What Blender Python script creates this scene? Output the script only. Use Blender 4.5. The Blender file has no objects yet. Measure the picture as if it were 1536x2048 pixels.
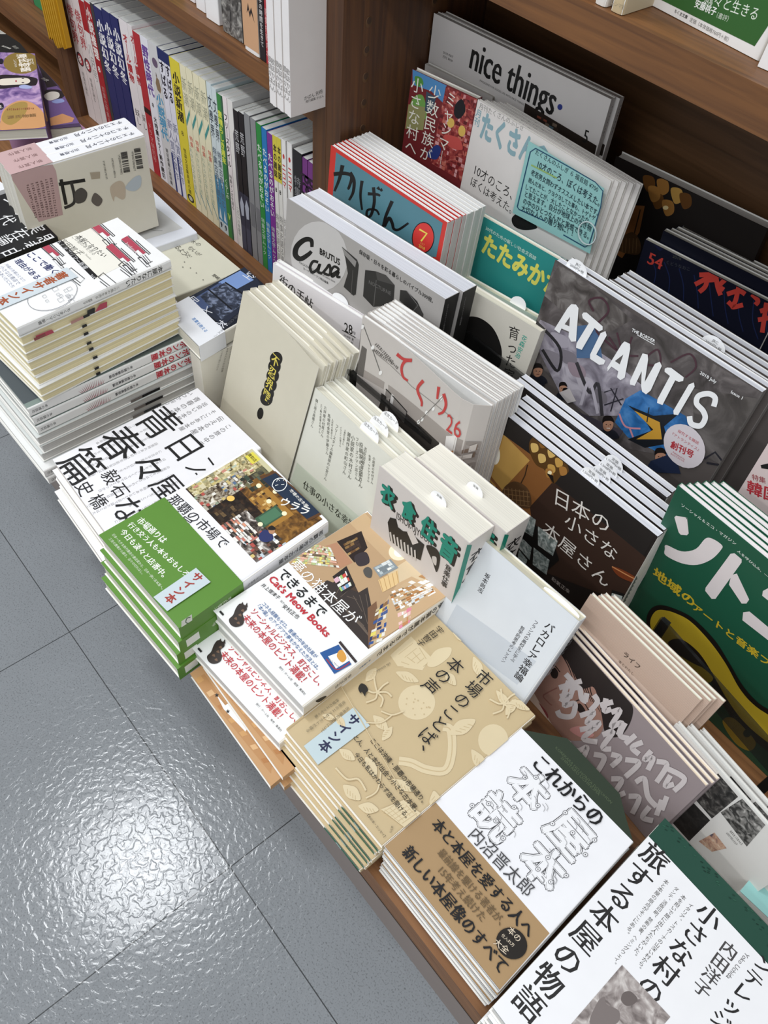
import bpy, math, random
from mathutils import Vector, Matrix
from mathutils.geometry import tessellate_polygon
random.seed(7)
SC = bpy.context.scene
COL = SC.collection
V = Vector

# ---------------------------------------------------------------- camera, light, exposure
CAMH = 0.85
F = 1660.0
AX = Matrix(((0.64010553, 0.62693884, -0.44408625),
             (0.76538598, -0.47018405, 0.43944426),
             (0.0667024, -0.62118809, -0.78081761)))
cd = bpy.data.cameras.new('camera'); cam = bpy.data.objects.new('camera', cd); COL.objects.link(cam)
cd.sensor_width = 36; cd.lens = F * 36 / 2048; cd.clip_start = 0.02
cx, cy, cz = AX @ V((1, 0, 0)), AX @ V((0, -1, 0)), AX @ V((0, 0, -1))
cam.matrix_world = Matrix(((cx.x, cy.x, cz.x, 0), (cx.y, cy.y, cz.y, 0), (cx.z, cy.z, cz.z, CAMH), (0, 0, 0, 1)))
SC.camera = cam
SC.view_settings.view_transform = 'Standard'; SC.view_settings.look = 'None'
SC.view_settings.gamma = 1.0; SC.view_settings.exposure = -0.36
w = bpy.data.worlds.new('shop_light'); SC.world = w; w.use_nodes = True
bg = w.node_tree.nodes['Background']; bg.inputs[0].default_value = (0.80, 0.83, 0.88, 1); bg.inputs[1].default_value = 0.82
for i, (x, y, sx, sy, pw) in enumerate([(-1.32, 0.0, 0.42, 0.42, 24), (1.25, -0.95, 1.2, 0.16, 32), (-0.4, -0.95, 1.2, 0.16, 20), (-2.1, -0.95, 1.2, 0.16, 12), (-4.2, -0.3, 1.2, 0.5, 20), (-0.3, -2.6, 2.4, 0.3, 44)]):  # last entry: unseen row across the aisle, added to brighten the back magazines
    l = bpy.data.lights.new('ceiling_lamp', 'AREA'); l.shape = 'RECTANGLE'; l.size = sx; l.size_y = sy; l.energy = pw
    l.color = (0.95, 0.975, 1.0)
    lo = bpy.data.objects.new('ceiling_lamp', l); lo.location = (x, y, 2.6); COL.objects.link(lo)

# ---------------------------------------------------------------- pixels to points
def ray(p):
    return AX @ V(((p[0] - 768) / F, (p[1] - 1024) / F, 1.0))
EYE = V((0, 0, CAMH))
def onz(p, z):
    d = ray(p); return EYE + d * ((z - CAMH) / d.z)
def ony(p, y):
    d = ray(p); return EYE + d * (y / d.y)
def Z(ox, oy, s):
    return lambda q: (ox + q[0] / s, oy + q[1] / s)
PX = lambda q: q
za, zb, zc = Z(0, 0, 2.4), Z(560, 0, 3.072), Z(1000, 0, 2.866)
zd, ze, zf = Z(0, 240, 2.954), Z(0, 640, 2.954), Z(420, 340, 2.954)
zg, zh, zi = Z(80, 760, 2.477), Z(400, 640, 2.56), Z(880, 400, 2.3415)
zj, zk, zl = Z(700, 760, 2.363), Z(1050, 900, 3.1605), Z(380, 1020, 2.844)
zm, zn, zo = Z(520, 1220, 2.648), Z(1000, 1180, 2.866), Z(740, 1440, 2.743)
zp, zr = Z(976, 1600, 2.743), Z(0, 0, 5.12)

# ---------------------------------------------------------------- materials
def lin(h):
    h = h.lstrip('#'); h = ''.join(x * 2 for x in h) if len(h) == 3 else h; c = [int(h[i:i + 2], 16) / 255 for i in (0, 2, 4)]
    return tuple((x / 12.92 if x <= .04045 else ((x + .055) / 1.055) ** 2.4) for x in c) + (1,)
MATS = {}
def nt(m):
    return m.node_tree.nodes, m.node_tree.links, m.node_tree.nodes['Principled BSDF']
def ink(h, rough=0.45, spec=0.35):
    """printed paper or card: faint fibre variation"""
    if not isinstance(h, str): return h
    k = (h, rough)
    if k in MATS: return MATS[k]
    m = bpy.data.materials.new('print_' + h.lstrip('#')); m.use_nodes = True
    N, L, b = nt(m)
    c = lin(h)
    tx = N.new('ShaderNodeTexNoise'); tx.inputs['Scale'].default_value = 60; tx.inputs['Detail'].default_value = 3
    tc = N.new('ShaderNodeTexCoord'); L.new(tc.outputs['Object'], tx.inputs['Vector'])
    mx = N.new('ShaderNodeMix'); mx.data_type = 'RGBA'
    mx.inputs['A'].default_value = tuple(min(1, x * 0.97) for x in c[:3]) + (1,); mx.inputs['B'].default_value = tuple(min(1, x * 1.03) for x in c[:3]) + (1,)
    L.new(tx.outputs['Fac'], mx.inputs['Factor']); L.new(mx.outputs['Result'], b.inputs['Base Color'])
    b.inputs['Roughness'].default_value = rough; b.inputs['Specular IOR Level'].default_value = spec
    MATS[k] = m; return m
def tex(cols, scale=120, dist=.6, detail=7, stretch=(1, 1, 1)):
    """printed photograph grain: noise through a palette"""
    k = ('tex', tuple(cols), scale, dist, stretch)
    if k in MATS: return MATS[k]
    m = bpy.data.materials.new('printed_picture'); m.use_nodes = True
    N, L, b = nt(m)
    tc = N.new('ShaderNodeTexCoord'); mp = N.new('ShaderNodeMapping'); mp.inputs['Scale'].default_value = stretch
    tx = N.new('ShaderNodeTexNoise'); tx.inputs['Scale'].default_value = scale; tx.inputs['Detail'].default_value = detail; tx.inputs['Distortion'].default_value = dist
    L.new(tc.outputs['Object'], mp.inputs[0]); L.new(mp.outputs[0], tx.inputs['Vector'])
    rp = N.new('ShaderNodeValToRGB'); n = len(cols)
    while len(rp.color_ramp.elements) < n: rp.color_ramp.elements.new(.5)
    for i, c in enumerate(cols): rp.color_ramp.elements[i].position = .3 + .4 * i / (n - 1); rp.color_ramp.elements[i].color = lin(c)
    L.new(tx.outputs['Fac'], rp.inputs[0]); L.new(rp.outputs[0], b.inputs['Base Color'])
    b.inputs['Roughness'].default_value = .4; b.inputs['Specular IOR Level'].default_value = .35
    MATS[k] = m; return m
def pages(h):
    """trimmed page edges: fine lines across the thickness (v of the uv map)"""
    k = ('pages', h)
    if k in MATS: return MATS[k]
    m = bpy.data.materials.new('page_edges_' + h.lstrip('#')); m.use_nodes = True
    N, L, b = nt(m); c = lin(h)
    uv = N.new('ShaderNodeUVMap'); mp = N.new('ShaderNodeMapping'); mp.inputs['Scale'].default_value = (3, 900, 1)
    tx = N.new('ShaderNodeTexNoise'); tx.inputs['Scale'].default_value = 1.0; tx.inputs['Detail'].default_value = 2
    L.new(uv.outputs[0], mp.inputs[0]); L.new(mp.outputs[0], tx.inputs['Vector'])
    rp = N.new('ShaderNodeValToRGB'); rp.color_ramp.elements[0].position = .3; rp.color_ramp.elements[1].position = .62
    rp.color_ramp.elements[0].color = tuple(x * 0.8 for x in c[:3]) + (1,); rp.color_ramp.elements[1].color = c
    L.new(tx.outputs['Fac'], rp.inputs[0]); L.new(rp.outputs[0], b.inputs['Base Color'])
    b.inputs['Roughness'].default_value = .85; b.inputs['Specular IOR Level'].default_value = .1
    MATS[k] = m; return m
def wood(h1, h2, axis, rough=.5, name='wood'):
    k = (name, h1, h2, axis)
    if k in MATS: return MATS[k]
    m = bpy.data.materials.new(name); m.use_nodes = True
    N, L, b = nt(m)
    tc = N.new('ShaderNodeTexCoord'); mp = N.new('ShaderNodeMapping')
    sc = [70, 70, 70]; sc[axis] = 3.0; mp.inputs['Scale'].default_value = sc
    tx = N.new('ShaderNodeTexNoise'); tx.inputs['Scale'].default_value = 2.2; tx.inputs['Detail'].default_value = 6; tx.inputs['Distortion'].default_value = .6
    L.new(tc.outputs['Object'], mp.inputs[0]); L.new(mp.outputs[0], tx.inputs['Vector'])
    rp = N.new('ShaderNodeValToRGB'); rp.color_ramp.elements[0].position = .3; rp.color_ramp.elements[1].position = .7
    rp.color_ramp.elements[0].color = lin(h1); rp.color_ramp.elements[1].color = lin(h2)
    L.new(tx.outputs['Fac'], rp.inputs[0]); L.new(rp.outputs[0], b.inputs['Base Color'])
    bp = N.new('ShaderNodeBump'); bp.inputs['Strength'].default_value = .12; bp.inputs['Distance'].default_value = .002
    L.new(tx.outputs['Fac'], bp.inputs['Height']); L.new(bp.outputs[0], b.inputs['Normal'])
    b.inputs['Roughness'].default_value = rough
    MATS[k] = m; return m
def smoke_acrylic():
    if 'acr' in MATS: return MATS['acr']
    m = bpy.data.materials.new('smoked_acrylic'); m.use_nodes = True
    N, L, b = nt(m)
    b.inputs['Base Color'].default_value = lin('#1c1c1c'); b.inputs['Roughness'].default_value = .15; b.inputs['Alpha'].default_value = .5
    MATS['acr'] = m; return m

# ---------------------------------------------------------------- mesh collector
class MB:
    def __init__(s): s.v = []; s.f = []; s.m = []; s.mats = []; s.uv = {}; s.sm = set()
    def mi(s, mat):
        if mat not in s.mats: s.mats.append(mat)
        return s.mats.index(mat)
    def face(s, pts, mat, uv=None, smooth=False):
        i = len(s.v); s.v += [V(p) for p in pts]; s.f.append(list(range(i, i + len(pts)))); s.m.append(s.mi(mat))
        if uv: s.uv[len(s.f) - 1] = uv
        if smooth: s.sm.add(len(s.f) - 1)
    def tris(s, pts, tr, mat):
        i = len(s.v); s.v += [V(p) for p in pts]; k = s.mi(mat)
        for t in tr: s.f.append([i + j for j in t]); s.m.append(k)
    def box(s, lo, hi, mat):
        x0, y0, z0 = lo; x1, y1, z1 = hi
        c = [V((x, y, z)) for x in (x0, x1) for y in (y0, y1) for z in (z0, z1)]
        for q in ((0, 1, 3, 2), (4, 6, 7, 5), (0, 4, 5, 1), (2, 3, 7, 6), (0, 2, 6, 4), (1, 5, 7, 3)): s.face([c[i] for i in q], mat)
    def hexa(s, A, B, mat, skip=()):
        """box between quads A (front, ccw from outside) and B"""
        if 'f' not in skip: s.face(A, mat)
        s.face(B[::-1], mat)
        for i in range(4):
            j = (i + 1) % 4; s.face([A[j], A[i], B[i], B[j]], mat)
    def build(s, name, parent=None, base=V((0, 0, 0))):
        me = bpy.data.meshes.new(name)
        me.from_pydata([v - base for v in s.v], [], s.f)
        for m in s.mats: me.materials.append(m)
        me.polygons.foreach_set('material_index', s.m)
        if s.uv:
            u = me.uv_layers.new(name='UVMap')
            for p in me.polygons:
                t = s.uv.get(p.index)
                if t:
                    for li, c in zip(p.loop_indices, t): u.data[li].uv = c
        if s.sm:
            for p in me.polygons: p.use_smooth = p.index in s.sm
        o = bpy.data.objects.new(name, me); COL.objects.link(o)
        if parent: o.parent = parent
        else: o.location = base
        return o
def tag(o, label, cat, group=None, kind=None):
    if kind: o['kind'] = kind
    if label: o['label'] = label
    if cat: o['category'] = cat
    if group: o['group'] = group
    return o
def empty(name, loc, label, cat, group=None):
    o = bpy.data.objects.new(name, None); o.empty_display_size = .02; o.location = loc; COL.objects.link(o)
    return tag(o, label, cat, group)
def dup(root, loc, rz, label, group=None):
    r = root.copy(); COL.objects.link(r); r.location = loc; r.rotation_euler = (0, 0, rz); r['label'] = label
    if group: r['group'] = group
    for ch in list(root.children):
        c = ch.copy(); COL.objects.link(c); c.parent = r
        for g in list(ch.children):
            d = g.copy(); COL.objects.link(d); d.parent = c
    return r

# ---------------------------------------------------------------- printing on a face
class Surf:
    def __init__(s, o, n, mb, push=None, clip=None): s.o = o; s.n = n.normalized(); s.mb = mb; s.k = 0; s.push = push; s.clip = clip
    def at(s, p, k=None):
        if isinstance(p, Vector): q = p - s.n * (p - s.o).dot(s.n)
        else:
            d = ray(p); q = EYE + d * ((s.o - EYE).dot(s.n) / d.dot(s.n))
        return q + s.n * (.00012 + .000012 * s.k)
    def cut(s, P):
        """keep the print inside the face"""
        if not s.clip: return P
        o, ax = s.clip
        for d, lim in ax:
            D = [(p - o).dot(d) - lim for p in P]
            if max(D) <= 0: continue
            out = []
            for i in range(len(P)):
                a, b, da, db = P[i - 1], P[i], D[i - 1], D[i]
                if (da <= 0) != (db <= 0): out.append(a + (b - a) * (da / (da - db)))
                if db <= 0: out.append(b)
            P = out
            if len(P) < 3: return []
        return P
    def emit(s, P, mat):
        P = s.cut(P)
        if len(P) < 3: return
        if not s.push: s.mb.face(P, mat); return
        st = [(P[0], P[i], P[i + 1]) for i in range(1, len(P) - 1)]
        while st:
            t = st.pop(); e = [(t[i] - t[(i + 1) % 3]).length for i in range(3)]; m = max(e)
            if m > .012:
                i = e.index(m); a, b, c = t[i], t[(i + 1) % 3], t[(i + 2) % 3]; h = (a + b) / 2; st += [(a, h, c), (h, b, c)]
            else: s.mb.face([p + s.n * s.push(p) for p in t], mat)
S = None; ZM = PX
def use(surf, zm=None):
    global S, ZM
    S = surf
    if zm: ZM = zm
def zoom(z):
    global ZM
    ZM = z
def pt(q):
    return S.at(q if isinstance(q, Vector) else ZM(q))
def flatpoly(P, mat):
    for t in tessellate_polygon([P]):
        a, b, c = (P[i] for i in t)
        S.emit([a, b, c] if (b - a).cross(c - a).dot(S.n) > 0 else [c, b, a], mat)
def poly(pts, col):
    S.k += 1; flatpoly([pt(p) for p in pts], ink(col))
def smooth(pts, closed=False, n=6):
    P = [V((p[0], p[1])) for p in pts]; out = []; m = len(P)
    rng = range(m if closed else m - 1)
    for i in rng:
        g = (lambda j: P[j % m]) if closed else (lambda j: P[max(0, min(m - 1, j))])
        a, b, c, d = g(i - 1), g(i), g(i + 1), g(i + 2)
        for k in range(n):
            t = k / n
            out.append(.5 * ((2 * b) + (c - a) * t + (2 * a - 5 * b + 4 * c - d) * t * t + (3 * b - a - 3 * c + d) * t ** 3))
    if not closed: out.append(P[-1])
    return [(p.x, p.y) for p in out]
def blob(pts, col):
    poly(smooth(pts, True), col)
def ell(c, rx, ry, col, rot=0, n=24):
    """ellipse in image directions rx, ry as vectors or numbers of the current zoom"""
    if not isinstance(rx, (tuple, list)): rx = (rx * math.cos(rot), rx * math.sin(rot))
    if not isinstance(ry, (tuple, list)): ry = (-ry * math.sin(rot), ry * math.cos(rot))
    poly([(c[0] + rx[0] * math.cos(t) + ry[0] * math.sin(t), c[1] + rx[1] * math.cos(t) + ry[1] * math.sin(t)) for t in [2 * math.pi * i / n for i in range(n)]], col)
def line(pts, wd, col, sm=False, taper=None):
    """stroke of width wd (in the units of the current zoom) along pts"""
    if sm: pts = smooth(pts)
    S.k += 1; mat = ink(col); n = len(pts); L = []; R = []
    for i, p in enumerate(pts):
        a = V(pts[max(0, i - 1)][:2]); b = V(pts[min(n - 1, i + 1)][:2]); d = b - a
        if d.length < 1e-9: d = V((1, 0))
        d.normalize(); h = wd * .5
        if taper: h *= taper(i / (n - 1))
        q = V((-d.y, d.x)) * h
        L.append(pt((p[0] + q.x, p[1] + q.y))); R.append(pt((p[0] - q.x, p[1] - q.y)))
    for i in range(n - 1): S.emit([L[i], L[i + 1], R[i + 1], R[i]], mat)
def bil(Q, u, v):
    a = [Q[0][i] + (Q[1][i] - Q[0][i]) * u for i in (0, 1)]; b = [Q[3][i] + (Q[2][i] - Q[3][i]) * u for i in (0, 1)]
    return (a[0] + (b[0] - a[0]) * v, a[1] + (b[1] - a[1]) * v)
def mosaic(Q, nx, ny, cols, seed, fill=1.0, tall=1.0):
    """printed clutter: many small blocks inside image quad Q (tl,tr,br,bl)"""
    r = random.Random(seed); S.k += 1
    for j in range(ny):
        u = 0
        while u < 1:
            wd = r.uniform(.5, 1.5) / nx
            if r.random() < fill:
                h = r.uniform(.6, 1) * tall / ny; v1 = min(1, (j + 1) / ny); v0 = max(0, v1 - h); u1 = min(1, u + wd * .95)
                flatpoly([pt(bil(Q, a, b)) for a, b in ((u, v0), (u1, v0), (u1, v1), (u, v1))], ink(r.choice(cols)))
            u += wd
GL = {}
VMAP = {'ー': '｜', '、': '︑', '。': '︒', '（': '︵', '）': '︶', '「': '﹁', '」': '﹂'}
def glyphs(text, bold, res=2):
    k = (text, round(bold, 3), res)
    if k not in GL:
        c = bpy.data.curves.new('t', 'FONT'); c.body = text; c.resolution_u = res; c.offset = bold; c.align_x = 'LEFT'
        o = bpy.data.objects.new('t', c); COL.objects.link(o)
        e = o.evaluated_get(bpy.context.evaluated_depsgraph_get()); me = e.to_mesh()
        vs = [(v.co.x, v.co.y) for v in me.vertices]; fs = [list(p.vertices) for p in me.polygons]
        e.to_mesh_clear(); bpy.data.objects.remove(o); bpy.data.curves.remove(c)
        GL[k] = (vs, fs)
    return GL[k]
def put(text, p0, r, up, sx, sy, cx_, cyc, mat, bold, serif, res):
    """place glyph outline with its (cx_,cyc) at p0; boldness and brush contrast by overprinting"""
    vs, fs = glyphs(text, 0.0, res)
    if not vs: return
    sh = [(0, 0)]
    if bold > .04: sh = [(bold * math.cos(k * math.pi / 4), bold * math.sin(k * math.pi / 4)) for k in range(8)] + [(bold * .5, 0), (-bold * .5, 0), (0, bold * .5), (0, -bold * .5)]
    elif bold > .004: sh = [(bold, 0), (-bold, 0), (0, bold), (0, -bold)]
    if serif: w_ = .016 + max(0, bold) * .8; sh = [(-w_, 0), (0, 0), (w_, 0)]
    for i, (dx, dy) in enumerate(sh):
        P = [p0 + r * ((x - cx_ + dx) * sx) + up * ((y - cyc + dy) * sy) + S.n * (.0000035 * i) for x, y in vs]
        if S.clip and any((p - S.clip[0]).dot(d) > l for p in P for d, l in S.clip[1]):
            for t in fs: S.emit([P[j] for j in t], mat)
            continue
        if S.push: P = [p + S.n * S.push(p) for p in P]
        S.mb.tris(P, fs, mat)
def txt(text, a, b, col, bold=0.0, asp=1.0, serif=False, res=2):
    """horizontal text: a, b = middle-left and middle-right points in the current zoom"""
    S.k += 1; A = pt(a); B = pt(b); d = B - A; L = d.length; r = d / L; up = S.n.cross(r)
    vs, fs = glyphs(text, 0.0, res); xs = [v[0] for v in vs]
    x0, x1 = min(xs), max(xs); s = L / (x1 - x0)
    put(text, A, r, up, s, s * asp, x0, .36, ink(col), bold, serif, res)
def vtx(text, a, b, col, bold=0.0, asp=1.0, serif=False, res=2, gap=1.0, maxw=None):
    """vertical text: a, b = top and bottom points of the column"""
    S.k += 1; A = pt(a); B = pt(b); d = B - A; L = d.length; dn = d / L; r = S.n.cross(dn); r = -r if r.cross(-dn).dot(S.n) < 0 else r
    n = len(text); s = L / n
    if maxw: asp = min(asp, maxw / s)
    for i, ch in enumerate(text):
        if ch == ' ' or ch == '　': continue
        ch = VMAP.get(ch, ch); c = A + dn * (s * (i + .5))
        put(ch, c, r, -dn, s * asp * .98 / gap, s * .98 / gap, .5 if ord(ch) > 255 else .3, .38, ink(col), bold, serif, res)
def spv(text, Q, T, f0, f1, col, bold=0.0, w=.8):
    """title running down the spine of a flat, right-bound book"""
    n = (Q[1] - Q[0]).cross(Q[0] - Q[3]).normalized(); g = lambda f: Q[1] + (Q[2] - Q[1]) * f - n * (T / 2)
    vtx(text, g(f0), g(f1), col, bold=bold, maxw=T * w, asp=1.3)
def dashes(a, b, n, h, col, seed=0):
    """a row of tiny illegible characters between a and b, h = half height in zoom units"""
    r = random.Random(seed); dx, dy = b[0] - a[0], b[1] - a[1]; l = math.hypot(dx, dy); ux, uy = dx / l, dy / l; S.k += 1; m = ink(col)
    for i in range(n):
        t0 = (i + .1) / n * l; t1 = (i + .1 + r.uniform(.5, .8)) / n * l
        for o0, o1 in ((-1, -.5), (-.15, .25), (.6, 1)):
            if r.random() < .8:
                P = [pt((a[0] + ux * t - uy * o * h, a[1] + uy * t + ux * o * h)) for t, o in ((t0, o0), (t1, o0), (t1, o1), (t0, o1))]
                flatpoly(P, m)
        tm = (t0 + t1) / 2; w2 = l / n * .08
        flatpoly([pt((a[0] + ux * t - uy * o * h, a[1] + uy * t + ux * o * h)) for t, o in ((tm - w2, -1), (tm + w2, -1), (tm + w2, 1), (tm - w2, 1))], m)

# ---------------------------------------------------------------- books
def qflat(z, TL=None, TR=None, BR=None, BL=None):
    P = [onz(p, z) if p else None for p in (TL, TR, BR, BL)]
    for i in range(4):
        if P[i] is None: P[i] = P[(i + 1) % 4] + P[(i - 1) % 4] - P[(i + 2) % 4]
    return P
def qstand(y, TL, TR, side, height, kind='BL', zmin=None):
    d = ray(TL); k = y / d.y; A = EYE + d * k; B = onz(TR, A.z)
    r = (B - A).normalized(); o = A if kind == 'BL' else B
    e = ray(side); t = (o - EYE).dot(r) / e.dot(r); c = EYE + e * t
    dn = (c - o).normalized()
    if zmin is not None: height = (A.z - zmin) / -dn.z
    return [A, B, B + dn * height, A + dn * height]
def qlean(y, TL, TR, lean, zmin):
    d = ray(TL); A = EYE + d * (y / d.y); B = onz(TR, A.z); r = (B - A).normalized(); h = V((r.y, -r.x, 0)); a = math.radians(lean)
    dn = V((0, 0, -math.cos(a))) + h * math.sin(a); L = (A.z - zmin) / math.cos(a)
    return [A, B, B + dn * L, A + dn * L]
def book(name, label, cat, Q, T, cover='#f4f4f2', spine=None, page='#e9e6df', side='R', art=None, group=None, rnd=.0, bulge=None, back=None,
         slips=(), inset=.0015, obi=None, extra=None, rough=.45, c=.0007, stand=None):
    TL, TR, BR, BL = Q
    n = (TR - TL).cross(TL - BL).normalized()
    W = ((TR - TL).length + (BR - BL).length) / 2; Hh = ((TL - BL).length + (TR - BR).length) / 2
    flat = n.z > .7
    base = (TL + TR + BR + BL) / 4 - n * T if flat else (BL + BR) / 2 - n * (T / 2)
    root = empty(name, base, label, cat, group)
    def P(a, b, t):
        p = TL + (TR - TL) * a; q = BL + (BR - BL) * a
        return p + (q - p) * b - n * t
    e = inset / W; ci = c / W; R = max(rnd, .0004)
    cm = ink(cover, rough); sm_ = ink(spine or cover, rough); bm = ink(back or cover, rough)
    def arc(x0, y0, a0, a1, rr, k=5):
        return [(x0 + rr * math.cos(a0 + (a1 - a0) * i / k), y0 + rr * math.sin(a0 + (a1 - a0) * i / k)) for i in range(k + 1)]
    # outline of the cover seen from the head: x across the width, t through the thickness; spine at x = 1 (side R)
    R = min(R, T * .49)
    nb = 14 if bulge else 1
    front = [(W * i / nb, 0.0) for i in range(nb)]
    out = front + arc(W - R, R, -math.pi / 2, 0, R) + arc(W - R, T - R, 0, math.pi / 2, R) + [(0.0, T)]
    inn = [(0.0, T - c), (W - c, T - c), (W - c, c)] + [(x, c) for x, t in front[::-1]]
    nf = len(front)
    prof = out + inn
    flip = side == 'L'
    def bp(x, t, b):
        a = x / W
        if flip: a = 1 - a
        p = P(a, b, t)
        if bulge and t < c * 1.5: p = p + n * bulge(a)
        return p
    mb = MB(); N = len(prof)
    for b in (0, 1):
        f = [bp(x, t, b) for x, t in prof]
        if bulge: 
            # cap in quads so that a curved front stays clean
            for i in range(nf - 1):
                mb.face([f[i], f[i + 1], f[N - 2 - i], f[N - 1 - i]], cm)
            rest = [f[nf - 1]] + f[nf:len(out)] + f[len(out):N - nf + 1]
            mb.face(rest, cm)
        else: mb.face(f, cm)
    for i in range(N):
        j = (i + 1) % N
        (x0, t0), (x1, t1) = prof[i], prof[j]
        if i < len(out) - 1:
            xm = (x0 + x1) / 2
            if xm > W - R * .6 - 1e-6 and .0 < (t0 + t1) / 2 < T: m = sm_
            elif t0 >= T - 1e-7 and t1 >= T - 1e-7: m = bm
            else: m = cm
        else: m = ink('#f2f0ea') if i >= len(out) else bm
        mb.face([bp(x0, t0, 0), bp(x1, t1, 0), bp(x1, t1, 1), bp(x0, t0, 1)], m, smooth=bool(rnd) and nf - 1 <= i < len(out) - 1)
    if art:
        push = None
        if bulge:
            rr = (TR - TL).normalized(); push = lambda q: bulge(max(0, min(1, (q - TL).dot(rr) / W)))
        rr_, uu_ = (TR - TL).normalized(), (TL - BL).normalized(); fs = Surf(TL, n, mb, push, (TL, quadclip((TL, TR, BR, BL), n))); so = TR if side == 'R' else TL
        ss = Surf(so, (TR - TL) * (1 if side == 'R' else -1), mb)
        ed = (BR - TR) if side == 'R' else (BL - TL); sn = ed.cross(n).normalized(); ss.n = sn if sn.dot(ss.n) > 0 else -sn
        art(fs, ss)
    mb.build('cover', root, base)
    pb = MB(); pm = pages(page)
    a0, a1 = (e, 1 - ci * 1.2) if not flip else (ci * 1.2, 1 - e); eb = inset / Hh; t0, t1 = c * 1.05, T - c * 1.05
    pc = {(i, j, k): P(a, b, t) for i, a in enumerate((a0, a1)) for j, b in enumerate((eb, 1 - eb)) for k, t in enumerate((t0, t1))}
    for q, ln in ((((0, 0, 0), (1, 0, 0), (1, 0, 1), (0, 0, 1)), W), (((0, 1, 0), (1, 1, 0), (1, 1, 1), (0, 1, 1)), W), (((0, 0, 0), (0, 1, 0), (0, 1, 1), (0, 0, 1)), Hh), (((1, 0, 0), (1, 1, 0), (1, 1, 1), (1, 0, 1)), Hh),
                  (((0, 0, 0), (1, 0, 0), (1, 1, 0), (0, 1, 0)), 0), (((0, 0, 1), (1, 0, 1), (1, 1, 1), (0, 1, 1)), 0)):
        u = random.random() * 9
        pb.face([pc[i] for i in q], pm, uv=[(u, u), (u + ln, u), (u + ln, u + T), (u, u + T)] if ln else [(u, u)] * 4)
    pb.build('page_block', root, base)
    if obi:   # paper band round the lower part: (fraction, colour, art)
        fr, oc, oart = obi; ob = MB(); om = ink(oc); x = .0010
        b0 = 1 - fr
        def oq(a, b, t): return P(a, b, t)
        A = [oq(0, b0, -x), oq(1, b0, -x), oq(1, 1, -x), oq(0, 1, -x)]; B = [oq(0, b0, 0), oq(1, b0, 0), oq(1, 1, 0), oq(0, 1, 0)]
        ob.hexa([A[3], A[2], A[1], A[0]], [B[3], B[2], B[1], B[0]], om)
        sa = 1 if side == 'R' else 0; xx = (x / W) * (1 if sa else -1)
        A = [oq(sa + xx, b0, -x), oq(sa + xx, b0, T + x), oq(sa + xx, 1, T + x), oq(sa + xx, 1, -x)]; B = [oq(sa, b0, -x), oq(sa, b0, T + x), oq(sa, 1, T + x), oq(sa, 1, -x)]
        ob.hexa([A[3], A[2], A[1], A[0]], [B[3], B[2], B[1], B[0]], om)
        if oart:
            s2 = Surf(P(sa + xx, 0, 0), (TR - TL) * (1 if sa else -1), ob); ed = (BR - TR) if sa else (BL - TL); sn = ed.cross(n).normalized(); s2.n = sn if sn.dot(s2.n) > 0 else -sn
            oart(Surf(P(0, 0, -x), n, ob, None, (P(0, 0, -x), quadclip((P(0, 0, -x), P(1, 0, -x), P(1, 1, -x), P(0, 1, -x)), n))), s2)
        o = ob.build('paper_band', root, base)
    for (a, dep, wd, hh, lines) in slips:   # order slips peeking out of the pages
        sb = MB(); top = [P(a, 0, dep) + (TL - BL).normalized() * 0]; r_ = (TR - TL).normalized(); u_ = (TL - BL).normalized()
        cpt = P(a, 0, dep); outl = [cpt - r_ * wd - u_ * .01, cpt + r_ * wd - u_ * .01] + [cpt + r_ * (wd * math.cos(k * math.pi / 10)) + u_ * (hh * math.sin(k * math.pi / 10)) for k in range(11)]
        bk_ = [p - n * .0003 for p in outl]; pm2 = ink('#fbfbfb')
        sb.face(outl, pm2); sb.face(bk_[::-1], pm2)
        for i in range(len(outl)):
            j = (i + 1) % len(outl); sb.face([outl[j], outl[i], bk_[i], bk_[j]], pm2)
        use(Surf(cpt, n, sb), PX)
        for i, tx_ in enumerate(lines):
            y_ = hh * (.58 - i * .42); S.k += 1
            vs, fs_ = glyphs(tx_, 0.0); x0 = min(v[0] for v in vs); x1 = max(v[0] for v in vs); s_ = hh * .36
            put(tx_, cpt + u_ * y_ + n * .0002, r_, u_, s_, s_, (x0 + x1) / 2, .36, ink('#8a8a8a'), .01, False, 2)
        sb.build('order_slip', root, base)
    if extra: extra(root, base, P, n)
    root['_n'] = tuple(n); root['_T'] = T
    return root
def quadclip(Q, n):
    out = []
    for i in range(4):
        a, b = Q[i], Q[(i + 1) % 4]; d = (b - a).cross(n).normalized(); c = sum(Q, V()) / 4
        if (c - a).dot(d) > 0: d = -d
        out.append((d, (a - Q[0]).dot(d) - .0002))
    return out
ORD = ['first', 'second', 'third', 'fourth', 'fifth', 'sixth', 'seventh', 'eighth', 'ninth', 'tenth', 'eleventh', 'twelfth', 'thirteenth']
def pile(proto, k, lab, group, jit=.003, rot=.01, step=None, start=2, drift=(0, 0), seed=1):
    """k further copies below (flat) or behind (standing) proto"""
    r = random.Random(seed); n = V(proto['_n']); T = step or proto['_T'] + .0004; out = []
    for i in range(k):
        off = n * (-T * (i + 1))
        if n.z <= .7: h_ = V((-n.x, -n.y, 0)); off = h_.normalized() * (T * (i + 1) / max(.5, h_.length))
        j = V((r.uniform(-jit, jit) + drift[0] * (i + 1), (r.uniform(-jit, jit) if n.z > .7 else 0) + drift[1] * (i + 1), 0 if n.z > .7 else r.uniform(-jit, jit) * .4))
        out.append(dup(proto, proto.location + off + j, r.uniform(-rot, rot), lab.replace('@', ORD[start - 1 + i]), group))
    proto['group'] = group
    return out
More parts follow.
